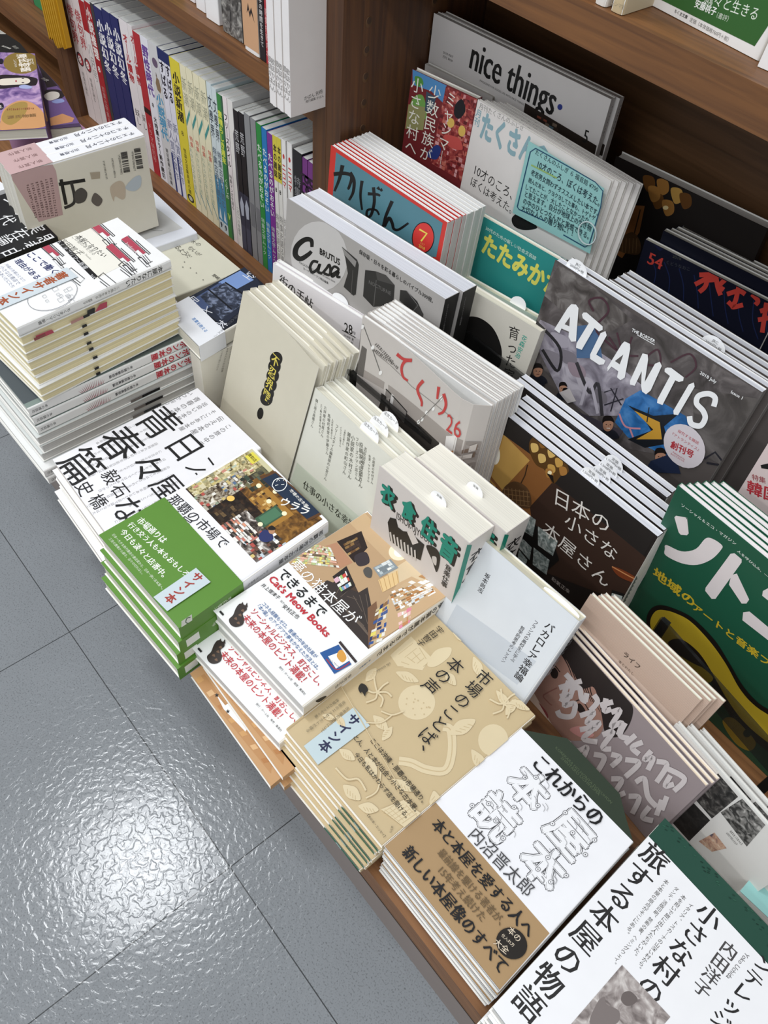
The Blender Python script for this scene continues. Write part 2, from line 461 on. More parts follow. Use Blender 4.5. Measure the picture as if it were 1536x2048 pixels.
# ---------------------------------------------------------------- the room
def floor():
    mb = MB(); m = bpy.data.materials.new('vinyl_tile'); m.use_nodes = True
    N, L, b = nt(m)
    tc = N.new('ShaderNodeTexCoord')
    T = .3291; ox, oy = -.2363, .0773
    sub = N.new('ShaderNodeVectorMath'); sub.operation = 'SUBTRACT'; sub.inputs[1].default_value = (ox, oy, 0)
    L.new(tc.outputs['Object'], sub.inputs[0])
    dv = N.new('ShaderNodeVectorMath'); dv.operation = 'SCALE'; dv.inputs['Scale'].default_value = 1 / T; L.new(sub.outputs[0], dv.inputs[0])
    fl = N.new('ShaderNodeVectorMath'); fl.operation = 'FLOOR'; L.new(dv.outputs[0], fl.inputs[0])
    fr = N.new('ShaderNodeVectorMath'); fr.operation = 'FRACTION'; L.new(dv.outputs[0], fr.inputs[0])
    wn = N.new('ShaderNodeTexWhiteNoise'); L.new(fl.outputs[0], wn.inputs['Vector'])
    # joint mask
    sx = N.new('ShaderNodeSeparateXYZ'); L.new(fr.outputs[0], sx.inputs[0])
    def edge(o):
        a = N.new('ShaderNodeMath'); a.operation = 'SUBTRACT'; a.inputs[1].default_value = .5; L.new(o, a.inputs[0])
        c = N.new('ShaderNodeMath'); c.operation = 'ABSOLUTE'; L.new(a.outputs[0], c.inputs[0])
        g = N.new('ShaderNodeMath'); g.operation = 'GREATER_THAN'; g.inputs[1].default_value = .4984; L.new(c.outputs[0], g.inputs[0]); return g
    ex, ey = edge(sx.outputs[0]), edge(sx.outputs[1])
    mxm = N.new('ShaderNodeMath'); mxm.operation = 'MAXIMUM'; L.new(ex.outputs[0], mxm.inputs[0]); L.new(ey.outputs[0], mxm.inputs[1])
    # colour: grey with fine specks
    n1 = N.new('ShaderNodeTexNoise'); n1.inputs['Scale'].default_value = 620; n1.inputs['Detail'].default_value = 3; L.new(tc.outputs['Object'], n1.inputs['Vector'])
    r1 = N.new('ShaderNodeValToRGB'); r1.color_ramp.elements[0].position = .30; r1.color_ramp.elements[1].position = .46
    r1.color_ramp.elements[0].color = lin('#66696b'); r1.color_ramp.elements[1].color = lin('#85898c'); L.new(n1.outputs['Fac'], r1.inputs[0])
    n2 = N.new('ShaderNodeTexNoise'); n2.inputs['Scale'].default_value = 12; n2.inputs['Detail'].default_value = 4; L.new(tc.outputs['Object'], n2.inputs['Vector'])
    mm = N.new('ShaderNodeMix'); mm.data_type = 'RGBA'; mm.blend_type = 'MULTIPLY'; mm.inputs['Factor'].default_value = .18
    L.new(r1.outputs[0], mm.inputs['A']); L.new(n2.outputs['Fac'], mm.inputs['B'])
    mj = N.new('ShaderNodeMix'); mj.data_type = 'RGBA'; L.new(mxm.outputs[0], mj.inputs['Factor']); L.new(mm.outputs['Result'], mj.inputs['A']); mj.inputs['B'].default_value = lin('#3a3c3d')
    L.new(mj.outputs['Result'], b.inputs['Base Color'])
    # slightly different lie of each tile + leathery relief
    c1 = N.new('ShaderNodeVectorMath'); c1.operation = 'SUBTRACT'; c1.inputs[1].default_value = (.5, .5, .5); L.new(wn.outputs['Color'], c1.inputs[0])
    c2 = N.new('ShaderNodeVectorMath'); c2.operation = 'MULTIPLY'; c2.inputs[1].default_value = (.05, .05, 0); L.new(c1.outputs[0], c2.inputs[0])
    ge = N.new('ShaderNodeNewGeometry')
    c3 = N.new('ShaderNodeVectorMath'); c3.operation = 'ADD'; L.new(ge.outputs['Normal'], c3.inputs[0]); L.new(c2.outputs[0], c3.inputs[1])
    c4 = N.new('ShaderNodeVectorMath'); c4.operation = 'NORMALIZE'; L.new(c3.outputs[0], c4.inputs[0])
    n3 = N.new('ShaderNodeTexNoise'); n3.inputs['Scale'].default_value = 150; n3.inputs['Detail'].default_value = 2; n3.inputs['Roughness'].default_value = .4; n3.inputs['Distortion'].default_value = .7; L.new(tc.outputs['Object'], n3.inputs['Vector'])
    r3 = N.new('ShaderNodeValToRGB'); r3.color_ramp.elements[0].position = .42; r3.color_ramp.elements[1].position = .60; L.new(n3.outputs['Fac'], r3.inputs[0])
    bp = N.new('ShaderNodeBump'); bp.inputs['Strength'].default_value = .09; bp.inputs['Distance'].default_value = .0012
    L.new(r3.outputs[0], bp.inputs['Height']); L.new(c4.outputs[0], bp.inputs['Normal']); L.new(bp.outputs[0], b.inputs['Normal'])
    b.inputs['Roughness'].default_value = .17; b.inputs['Specular IOR Level'].default_value = .45
    mb.face([V((-6, -2.6, 0)), V((3, -2.6, 0)), V((3, 1, 0)), V((-6, 1, 0))], m)
    tag(mb.build('floor'), 'grey speckled vinyl tile floor in the aisle', 'floor', kind='structure')
floor()
DW = lambda ax: wood('#4a3020', '#674327', ax, name='oak_stained')
DK = lambda ax: wood('#52381f', '#6a4a2e', ax, name='oak_dark')
ED = lambda ax: wood('#5b3b23', '#80552f', ax, name='oak_edge')
mb = MB(); mb.box((-6, .79, 0), (3, .85, 1.6), wood('#4b3524', '#594030', 0, name='wall_panel'))
tag(mb.build('wall_back'), 'brown panelled wall behind the bookcases', 'wall', kind='structure')
PZ = .0905
def platform():
    r = empty('display_platform', (-1, .45, 0), 'low brown wooden platform carrying the flat stacks of books', 'platform')
    b = V((-1, .45, 0))
    m = MB(); m.box((-2.6, .1605, 0), (1.1, .78, .055), ink('#8b817c', .7)); m.build('plinth', r, b)
    m = MB(); m.box((-2.6, .1605, .0556), (1.1, .78, PZ), wood('#6b4628', '#8d613a', 0, name='oak_board')); m.build('deck', r, b)
    m = MB(); m.box((-2.6, .1601, .0548), (1.1, .1606, .0562), ink('#2f241c')); m.build('joint', r, b)
platform()
def bay(label, x0, x1, side_w, shelves, back_y=.765, fy=.56):
    b = V(((x0 + x1) / 2, .66, PZ)); r = empty('bookcase', b, label, 'bookcase')
    e = .0003
    m = MB(); m.box((x0 + e, fy, PZ + e), (x0 + side_w, back_y, 1.02), DW(2)); m.build('side_panel', r, b)
    m = MB(); m.box((x1 - side_w, fy, PZ + e), (x1 - e, back_y, 1.02), DW(2)); m.build('side_panel', r, b)
    m = MB(); m.box((x0 + e, back_y + e, PZ + e), (x1 - e, .788, 1.02), DK(0)); m.build('back_panel', r, b)
    for z0, z1, f in shelves:
        m = MB(); m.box((x0 + side_w + e, f, z0), (x1 - side_w - e, back_y - e, z1), ED(0)); m.build('shelf', r, b)
    return r, b
bayM, _ = bay('brown wooden bookcase bay holding the row of magazine spines', -1.4475, -.7225, .025, [(PZ + .0003, .108, .548), (.383, .41, .562)])
bayR, bR = bay('brown wooden bookcase bay behind the face-out magazines', -.7225, 1.05, .0255, [(.588, .617, .556)])
bay('brown wooden bookcase bay at the far left with the yellow fringed item', -2.4, -1.448, .025, [(.185, .213, .56)])
for p in ((737.7, 44), (733, 102), (731, 155), (727.5, 207), (725, 258), (869, 3), (862, 66)):
    d = ray(p); q = EYE + d * (-.697 / d.x)
    m = MB(); pts = [q + V((.0002, .0045 * math.cos(t), .0055 * math.sin(t))) for t in [2 * math.pi * i / 16 for i in range(16)]]
    inn = [q + V((.0006, .003 * math.cos(t) , .0035 * math.sin(t) + .0015)) for t in [2 * math.pi * i / 16 for i in range(16)]]
    for i in range(16):
        j = (i + 1) % 16; m.face([pts[i], pts[j], inn[j], inn[i]], DK(2))
    m.face(inn, wood('#3a281b', '#4a3424', 2, name='peg_hole')); m.build('peg_hole', bayR, bR)  # dark tone painted in for the shade inside each peg hole
m = MB(); m.box((-.69, .60, PZ + .0004), (1.0, .76, .19), wood('#3c2a1d', '#4d3624', 0, name='riser_wood'))
tag(m.build('display_riser', None, V((.1, .68, PZ))), 'dark wooden step that lifts the back row of magazines', 'display riser')
def rail(p0, p1, y, h, label):
    A = ony(p0, y); B = onz(p1, A.z); A = V((A.x, y, A.z)); B = V((B.x, B.y, A.z)); d = (B - A).normalized(); q = V((-d.y, d.x, 0))
    b = (A + B) / 2; b.z = PZ; r = empty('display_rail', b, label, 'rail'); m = MB(); t = .003
    f = [A, B, B - V((0, 0, h)), A - V((0, 0, h))]; m.hexa(f[::-1], [p + q * t for p in f][::-1], smoke_acrylic()); m.build('lip', r, b)
    for s in (.03, .97):
        c = A + (B - A) * s; m = MB(); m.box((c.x - .004, c.y + .0032, PZ + .0004), (c.x + .004, c.y + .008, A.z - .004), ink('#1c1b1b', .3)); m.build('post', r, b)
rail((693, 738), (862, 880), .428, .0065, 'smoked acrylic rail in front of the grey interior-photo magazines')
rail((1320, 1236), (1590, 1540), .464, .03, 'smoked acrylic rail crossing the foot of the green magazine')
rail((912, 648), (1052, 756), .541, .026, 'smoked acrylic rail across the dark-haired cover portrait')

# ---------------------------------------------------------------- flat stacks along the front
G = '#1d1d1f'
# --- small paperbacks with red delivery trucks
RED = '#b5485a'
def truck(c, u, v, s=1.0):
    """red bookmobile with an open sketch book beside it; u right, v up in zoom units"""
    f = lambda a, b: (c[0] + (u[0] * a + v[0] * b) * s, c[1] + (u[1] * a + v[1] * b) * s)
    poly([f(-1, -.5), f(.45, -.5), f(.45, .0), f(1, 0), f(1, .45), f(-1, .45)], RED)
    poly([f(.5, -.48), f(1, -.48), f(1, -.05), f(.5, -.05)], '#f3f3f0')
    line([f(-1, .55), f(1.25, .55), f(1.25, .8), f(-.3, .8)], 5, '#3a3a3c'); line([f(-.9, -.6), f(1.2, -.6)], 5, '#3a3a3c')
    for k in (0, .3, .6): line([f(1.1, -.5 + k), f(1.9, -.7 + k), f(1.9, -.45 + k)], 4, '#3a3a3c')
    line([f(1.05, -.9), f(2.1, -1.0), f(2.2, -.6), f(1.2, -.5), f(1.05, -.9)], 4, '#3a3a3c')
def primer_art(fs, ss):
    use(fs, zd)
    poly([(318, 700), (545, 620), (740, 850), (565, 940)], '#efece0')
    poly([(318, 703), (345, 693), (580, 925), (556, 942)], '#1b1b1c'); txt('ちくまプリマー新書', (340, 715), (510, 880), '#d8d8d8'); txt('215', (535, 915), (558, 935), '#f0f0f0')
    txt('本屋になりたい', (458, 686), (622, 806), '#2a2a2a', asp=1.15, serif=True); txt('この島の本を売る', (432, 690), (560, 795), '#7a7a75')
    txt('宇田智子', (362, 708), (478, 795), '#44433f', asp=.9); txt('高野文子 絵', (365, 735), (440, 800), '#55544f'); txt('Uda Tomoko', (485, 775), (540, 825), '#9a988f')
    u = (58, 52); v = (40, -22)
    for c in ((580, 640), (790, 745), (700, 790)): truck(c, u, v, .95)
    truck((285, 760), u, v, .9)
    for c in ((740, 880), (620, 950), (430, 920)):
        line([(c[0] - 40, c[1] - 20), (c[0] + 45, c[1] + 45), (c[0] + 70, c[1] + 20), (c[0] - 10, c[1] - 45), (c[0] - 40, c[1] - 20)], 4, '#333'); line([(c[0] - 30, c[1] + 5), (c[0] + 45, c[1] + 62)], 4, '#333')
    txt('bookstore', (528, 632), (582, 678), '#f3e3e3'); txt('bookstore', (748, 730), (812, 790), '#f3e3e3')
    # white paper band with the blurb
    poly([(-60, 880), (235, 752), (385, 905), (20, 1075)], '#f0f1f5')
    txt('ここで働く', (175, 792), (330, 905), '#26305e', bold=.025); txt('理由がある。', (100, 830), (240, 950), '#26305e', bold=.025)
    for k, t in enumerate(('沖縄の市場のとなり', '小さな古書店で', '人のあいだにたち')): txt(t, (35 - k * 28, 855 + k * 14), (145 - k * 32, 955 + k * 18), '#6a6f80')
    S.k += 1
    pts = [(310 + 150 * math.cos(t) * .97 + 20 * math.sin(t), 1035 - 92 * math.sin(t) - 22 * math.cos(t)) for t in [2 * math.pi * i / 30 for i in range(31)]]
    line(pts, 3, '#8a8c90')
    rr = random.Random(4)
    for i in range(16):
        a, b_ = 310 + rr.uniform(-110, 110), 1040 + rr.uniform(-50, 50); h = rr.uniform(14, 28)
        line([(a, b_), (a + h, b_ - h * .5), (a + h * 1.6, b_ + h * .2), (a + h * .6, b_ + h * .7), (a, b_)], 2, '#9a9ca0')
    use(ss, zd)
    spv('本屋になりたい', qp, .0115, .06, .32, '#3a3a38', .01); spv('この島の本を売る', qp, .0115, .36, .52, '#8a8880'); spv('高野文子', qp, .0115, .54, .6, '#6a6860'); spv('ちくまプリマー新書', qp, .0115, .68, .88, '#5a5a55')
    poly([(590, 1088), (632, 1072), (632, 1105), (560, 1135)], RED); poly([(515, 1125), (560, 1106), (560, 1138), (515, 1156)], '#222')
    poly([(210, 1275), (305, 1237), (320, 1255), (215, 1300)], RED);
def slip_extra(quad, z, text, col, pap, zoomf, a, b):
    def f(root, base, P, n):
        mb_ = MB(); q = [onz(zoomf(p), z + .0009) for p in quad]; q2 = [p - V((0, 0, .0003)) for p in q]
        o = q if (q[1] - q[0]).cross(q[2] - q[1]).z > 0 else q[::-1]; o2 = [p - V((0, 0, .0003)) for p in o]
        mb_.hexa(o[::-1], o2[::-1], ink(pap), skip='f'); mb_.face(o, ink(pap))
        use(Surf(q[0] + V((0, 0, .0001)), V((0, 0, 1)), mb_), zoomf)
        vtx(text, a, b, col, bold=.03)
        o_ = mb_.build('signed_copy_strip', root, base); o_['label'] = 'pale blue paper strip with handwritten lettering'
    return f
qp = qflat(.30, TL=(235, 435), TR=(341, 519), BR=(33, 656))
top = book('paperback_book', 'white paperback with red bookmobile drawings on top of the far-left stack, signed strip across it', 'book', qp, .0115, '#f3f3f1', page='#efe2b6', side='R', art=primer_art, rnd=.003,
           extra=slip_extra([(-15, 1125), (0, 1040), (395, 870), (460, 925)], .3005, '著者サイン本', '#a5532f', '#cfd8dc', zd, (395, 905), (-20, 1085)))
def primer2(fs, ss):
    use(ss, PX); A = ss.at
    TRp, BRp = qp[1], qp[2]
    for f0, f1, c in ((.55, .6, '#1c1c1c'), (.6, .68, '#d9d2ba'), (.83, .88, '#8b3d40')):
        a = TRp + (BRp - TRp) * f0; b = TRp + (BRp - TRp) * f1; t0 = V((0, 0, -.0085)); t1 = V((0, 0, -.0105))
        poly([a + t0, b + t0, b + t1, a + t1], c)
qq = [p - V((0, 0, .0122)) for p in qp]
under = book('paperback_book', 'cream-edged small paperback directly under the red bookmobile cover', 'book', qq, .0112, '#f3f3f1', spine='#efe2b6', page='#efe2b6', side='L', group='small paperbacks in the far-left stack')
def edge_marks(root, fr, base_q, T):
    b_ = root.location.copy(); sd = (base_q[1] - base_q[0]).normalized()
    for f0, f1, c in fr:
        m_ = MB(); a = base_q[1] + (base_q[2] - base_q[1]) * f0; b = base_q[1] + (base_q[2] - base_q[1]) * f1
        t0 = V((0, 0, -T * .66)); t1 = V((0, 0, -T * .97))
        q = [p + sd * .0004 for p in (a + t0, b + t0, b + t1, a + t1)]; m_.face(q, ink(c)); m_.build('printed_edge_mark', root, b_)
edge_marks(under, [(.58, .62, '#1b1b1c'), (.62, .70, '#b98a80'), (.86, .93, '#8c4a48')], qq, .0112)
qq2 = [p - V((.001, .0, .0115)) for p in qq]
under = book('paperback_book', 'cream-edged small paperback, second below the red bookmobile cover', 'book', qq2, .0112, '#f3f3f1', spine='#efe2b6', page='#efe2b6', side='L', group='small paperbacks in the far-left stack')
edge_marks(under, [(.61, .64, '#1b1b1c')], qq2, .0112)
pile(under, 6, 'cream-edged small paperback, @ below the red bookmobile cover', 'small paperbacks in the far-left stack', .003, .02, step=.0115, start=3, seed=3)
# --- bookshop guide stack below
qn = qflat(.194, TR=(400, 664), BR=(55, 818), TL=(285, 556))
def nippon_art(fs, ss):
    use(fs, PX)
    a, b, c_, d = qn
    poly([d, d + (c_ - d) * .93, c_ + (b - c_) * .12 + (d - c_) * .07, d + (a - d) * .12], '#4c5357')
    poly([b + (a - b) * .02, b + (a - b) * .5, b + (a - b) * .5 + (c_ - b) * .45, b + (a - b) * .02 + (c_ - b) * .45], '#5d6562')
    use(ss, PX); t = V((0, 0, -.0067)); f = lambda k: b + (c_ - b) * k + t
    spv('ニッポンの本屋', qn, .0128, .0, .31, '#c23f49', .035, .85); spv('本の雑誌編集部編', qn, .0128, .42, .56, '#3a3a3a', .01, .4); spv('本の雑誌社', qn, .0128, .9, .985, '#4a4a4a', 0, .4)
    h = .0115; k0, k1 = .60, .72
    A, B = b + (c_ - b) * k0, b + (c_ - b) * k1
    for i in range(15):
        s = i / 14; p = A + (B - A) * s; l = h * (.45 + .45 * math.sin(s * math.pi))
        w_ = (B - A) * .016; poly([p - w_ + V((0, 0, -.011)), p + w_ + V((0, 0, -.011)), p + (B - A) * (s - .5) * .25 + V((0, 0, -.011 + l))], '#9c3c4c')
top = book('paperback_book', 'bookshop guide with red spine lettering, uppermost of the far-left lower stack', 'book', qn, .0128, '#7e8c86', spine='#ecebe8', page='#d7d5cf', side='R', art=nippon_art, group='bookshop guides in the far-left stack', rnd=.002)
pile(top, 2, 'bookshop guide with red spine lettering, @ from the top of the far-left lower stack', 'bookshop guides in the far-left stack', .002, .01, start=2, seed=5)
q2 = [p - V((-.005, .003, .0128 * 3 + .0015)) for p in qn]
fe = book('paperback_book', 'grey-edged bookshop guide turned with its page edges out, just under the three red-lettered spines', 'book', q2, .0126, '#d3d6d2', spine='#f0f0ee', page='#cfcdc8', side='L', group='bookshop guides in the far-left stack')
edge_marks(fe, [(.29, .40, '#1a1a1b'), (.40, .47, '#77706a')], q2, .0126)
pile(fe, 2, 'grey-edged bookshop guide with page edges out, @ below the red-lettered spines', 'bookshop guides in the far-left stack', .002, .01, start=2, seed=6)
q3 = [p - V((-.016, .011, .0128 * 6 + .003)) for p in qn]
def nip2(fs, ss):
    use(ss, PX); f = lambda k: q3[1] + (q3[2] - q3[1]) * k + V((0, 0, -.006))
    spv('本の雑誌社', q3, .0115, .9, .985, '#4a4a4a', 0, .4)
lo = book('paperback_book', 'white-spined bookshop guide near the bottom of the far-left lower stack', 'book', q3, .0115, '#e9e9e6', spine='#e6e4e0', page='#d7d5cf', side='R', art=nip2, group='bookshop guides in the far-left stack', rnd=.002)
pile(lo, 1, 'white-spined bookshop guide at the very bottom of the far-left lower stack', 'bookshop guides in the far-left stack', .002, .01, seed=6)
# --- black and white typography paperback
qs = qflat(.155, TL=(395, 776), TR=(522, 896), BR=(234, 1097), BL=(105, 919))
def seishun_art(fs, ss):
    use(fs, ze)
    for i in range(9):   # running text of the cover
        a = (1120 - i * 18 + 200, 425 + i * 30); 
    cols = ['いつか辿りつく', '青春の本屋', '出会いの本屋', 'そこにある本屋', '伝える本屋', 'この旅の中で']
    P0 = [(1140, 425), (1180, 460), (1225, 490), (1275, 535), (1320, 575), (1365, 620)]
    P1 = [(900, 530), (990, 560), (1040, 590), (1060, 650), (1130, 670), (1170, 740)]
    for t, a, b in zip(cols, P0, P1): vtx(t, a, b, '#6c6a6a')
    r = random.Random(2); kana = 'のではなくてにしたいつかもこれをとそれはあるよ本屋書店人生旅町時年日手話言葉'
    for i in range(11):
        a = (860 + i * 24, 590 + i * 46); L_ = r.choice((14, 19, 24)); b = (a[0] - L_ * 21, a[1] + L_ * 10.2)
        t = ''.join(r.choice(kana) for _ in range(L_)); vtx(t, a, b, '#a9a8a8')
    K = '#1a1a1c'
    vtx('青春篇', (1050, 545), (355, 930), K, bold=-.008, asp=1.0); 
    vtx('日々', (1200, 690), (760, 935), K, bold=-.005, asp=.95, gap=1.12)
    line([(1230, 815), (1262, 858)], 10, K); line([(1095, 872), (1145, 885), (1215, 885)], 10, K, True); line([(1165, 915), (1155, 905)], 9, K)
    vtx('屋な', (1110, 930), (640, 1190), K, bold=-.005, gap=1.3)
    vtx('石橋', (775, 975), (515, 1105), K, asp=1.0, gap=1.3); vtx('毅史', (730, 895), (425, 1030), K, asp=1.0, gap=1.45)
    use(ss, PX)
top = book('paperback_book', 'white typographic paperback with huge black lettering, beside the far-left stack', 'book', qs, .0155, '#f0eff2', page='#e4ddd6', side='R', art=seishun_art, group='white typographic paperbacks', rnd=.002)
def seiplain(k): pass
pl = book('paperback_book', 'white typographic paperback, second from the top of its stack', 'book', [p - V((.001, .004, .016)) for p in qs], .0155, '#efeeee', page='#e0d8d0', side='R', group='white typographic paperbacks', rnd=.002)
pile(pl, 2, 'white typographic paperback, @ from the top of its stack', 'white typographic paperbacks', .003, .012, start=3, drift=(0, -.002), seed=8)
# --- used bookshop in the market: photo cover and green band
qh = qflat(.19, TL=(507, 893), TR=(657, 1043), BR=(357, 1256), BL=(198, 1071))
SHOP = ['#2a1d14', '#3a2716', '#54391f', '#6e4a26', '#8a6330', '#b28a45', '#c9a15a', '#1b1614', '#332a22', '#d8c49a', '#e7e2d6', '#a44a30', '#566b4a', '#7f8d94', '#c96a3c']
def shopphoto(Q, seed, warm=True):
    poly([Q[0], Q[1], Q[2], Q[3]], '#3b2817')
def naha_art(fs, ss):
    use(fs, zg)
    Q = [(1050, 342), (1400, 690), (1072, 905), (720, 540)]
    poly(Q, '#3a2716'); 
    b = lambda u, v: bil(Q, u, v)
    def sub(u0, v0, u1, v1): return [b(u0, v0), b(u1, v0), b(u1, v1), b(u0, v1)]
    poly(sub(0, 0, .42, .26), tex(['#2c2c24', '#4c4a3c', '#6a6a54'], 200)); poly(sub(.28, 0, 1, .6), tex(['#3a2614', '#7a5424', '#a87a3a'], 160)); poly(sub(.42, .22, .8, .55), '#a87a34')
    poly(sub(0, .02, .22, .98), tex(['#3a3020', '#8d7f55', '#d9cc9a', '#efe9d2'], 170, 1.2)); mosaic(sub(0, .02, .2, .98), 9, 14, ['#d9cfae', '#c9b878', '#e6dfc8', '#a9a27a', '#b9c3b0', '#c98a78', '#8d8a6a'], 1, .5)
    poly(sub(.12, .3, .3, 1), tex(['#1f1812', '#5a4a38', '#b5aa94', '#e9e4d6'], 170, 1.2)); mosaic(sub(.12, .3, .3, 1), 7, 14, ['#e9e6dc', '#b5544a', '#d8d0bf', '#5a7290', '#cdb97a', '#b5ad9c', '#8a9880'], 11, .45)
    mosaic(sub(.2, .05, .42, .4), 5, 6, ['#3d4a3e', '#556050', '#2c322a', '#6d6a4d'], 3, .7)
    mosaic(sub(.42, .28, .74, .62), 9, 7, ['#6e4a26', '#c9a15a', '#3a2716', '#54391f', '#8a6330', '#d9b878'], 4, .9)
    poly(sub(.3, .5, .62, 1), tex(['#140e0a', '#241811', '#4a3420'], 160))
    mosaic(sub(.36, .6, .62, .95), 8, 7, ['#1f1712', '#34281c', '#4c3a26', '#6a5436', '#2a2018'], 5, .85)
    poly(sub(.62, .3, .75, .62), '#3c5c44'); poly(sub(.635, .33, .735, .58), '#4f7a5c')
    poly(sub(.5, .62, 1, 1), tex(['#1f1a17', '#3a322c', '#8a8078', '#e6e2da'], 120, 1)); mosaic(sub(.72, .55, 1, 1), 8, 9, ['#ece8df', '#2a2320', '#b5544a', '#f4f2ea', '#4a4440', '#c8d5dc', '#d8c07a', '#6b4a3c'], 6, .6)
    mosaic(sub(.5, .72, .8, 1), 7, 8, ['#ece8df', '#e9e6e0', '#c77a6a', '#de9a7a', '#2a2320', '#f4f2ea'], 7, .65)
    for u, v in ((.36, .28), (.55, .33), (.5, .18), (.7, .62), (.74, .3)): c = b(u, v); ell(c, 13, 11, '#fbf0c8')
    c = b(.32, .66); ell(c, 20, 14, '#f1c766')
    poly(sub(.0, .0, .3, .06), '#cfc9a0'); poly(sub(.03, .02, .14, .14), '#e2d653'); txt('買取店', b(.03, .08), b(.13, .08), '#4a3b1a', bold=.02)
    poly([(1165, 452), (1410, 660), (1330, 700), (1085, 480)], '#5c3d23'); poly([(1166, 462), (1390, 655), (1322, 690), (1100, 492)], '#1f2f45')
    txt('ウララ', (1195, 600), (1330, 655), '#f1efe8', bold=.02, asp=1.1); txt('市場の古本屋', (1240, 545), (1325, 630), '#e8e6de', bold=.015, asp=.9)
    S.k += 1
    line([(1150, 525), (1160, 500), (1185, 488), (1215, 495), (1222, 520), (1205, 545), (1170, 550), (1150, 525)], 4, '#eef0ee', True); line([(1172, 505), (1178, 492), (1188, 500)], 3, '#eef0ee'); line([(1205, 500), (1213, 490), (1217, 502)], 3, '#eef0ee'); line([(1165, 525), (1180, 520)], 3, '#eef0ee'); line([(1195, 520), (1210, 518)], 3, '#eef0ee')
    blob([(1085, 770), (1110, 745), (1145, 755), (1155, 790), (1120, 805), (1090, 795)], '#2c3566'); ell((1148, 748), 16, 17, '#b98a68'); blob([(1130, 735), (1148, 722), (1166, 735), (1160, 745), (1136, 745)], '#1d1613')
    txt('那覇の市場で', (652, 580), (920, 822), G, bold=-.01); txt('古本屋', (590, 622), (738, 722), G, bold=-.01, asp=1.0)
    txt('ひょっこり始めた〈ウララ〉の日々', (548, 655), (752, 855), '#3c3c3c'); txt('宇田智子', (838, 955), (905, 1010), '#3c3c3c')
    use(ss, zg)
    spv('那覇の市場で古本屋', qh, .0198, .04, .36, '#3a3a3c', .01); spv('ひょっこり始めた', qh, .0198, .43, .57, '#6a6a6a', 0, .3)
def naha_band(fs, ss):
    use(fs, zg)
    W_ = '#eef2e6'
    txt('市場通りは', (490, 690), (620, 800), W_, bold=.02, asp=1.1, serif=True); txt('行き交う人も本もおもしろい。', (443, 712), (770, 1000), W_, bold=.02, asp=1.0, serif=True); txt('今日も淡々と店番中。', (405, 745), (620, 970), W_, bold=.02, asp=1.0, serif=True)
    txt('日本一大きな新刊書店の書店員から、日本一狭い古本屋へ。', (362, 765), (610, 1035), '#dfe8d2'); txt('三百の鹿場から綴る、日々の切れはし。', (345, 785), (510, 960), '#dfe8d2')
    use(ss, zg)
    spv('宇田智子', qh, .0198, .68, .80, '#dfe8d2', .01, .4)
    poly([(752, 1160), (700, 1195), (700, 1225), (754, 1190)], '#e8eadf'); line([(745, 1175), (728, 1180), (722, 1200), (735, 1205)], 5, '#55704a', True)
top = book('paperback_book', 'white paperback with bookshop photograph and green band, top of its stack with blue signed strip', 'book', qh, .0198, '#f5f5f7', page='#e6e2d2', side='R', art=naha_art, rnd=.004, obi=(.40, '#5c8b33', naha_band), group='green-banded paperbacks',
           extra=slip_extra([(562, 1075), (773, 930), (845, 1000), (630, 1145)], .1917, 'サイン本', '#a33b32', '#c9d6da', zg, (800, 960), (625, 1100)))
def naha_band2(fs, ss):
    use(ss, PX)
qh2 = [p - V((-.001, .004, .0205)) for p in qh]
def nb2(fs, ss):
    use(ss, PX); b, c_ = qh2[1], qh2[2]; f = lambda k: b + (c_ - b) * k + V((0, 0, -.0098))
    txt('宇田智子', f(.68), f(.80), '#dfe8d2', bold=.01)
    a0, a1 = f(.88), f(.96); poly([a0 + V((0, 0, .006)), a1 + V((0, 0, .006)), a1 - V((0, 0, .006)), a0 - V((0, 0, .006))], '#e8eadf')
pl = book('paperback_book', 'green-banded paperback, second from the top of its stack', 'book', qh2, .0196, '#f3f3f3', page='#e6e2d2', side='R', rnd=.004, obi=(.40, '#5c8b33', nb2), group='green-banded paperbacks')
pile(pl, 2, 'green-banded paperback, @ from the top of its stack', 'green-banded paperbacks', .002, .012, start=3, drift=(0, -.003), seed=9)
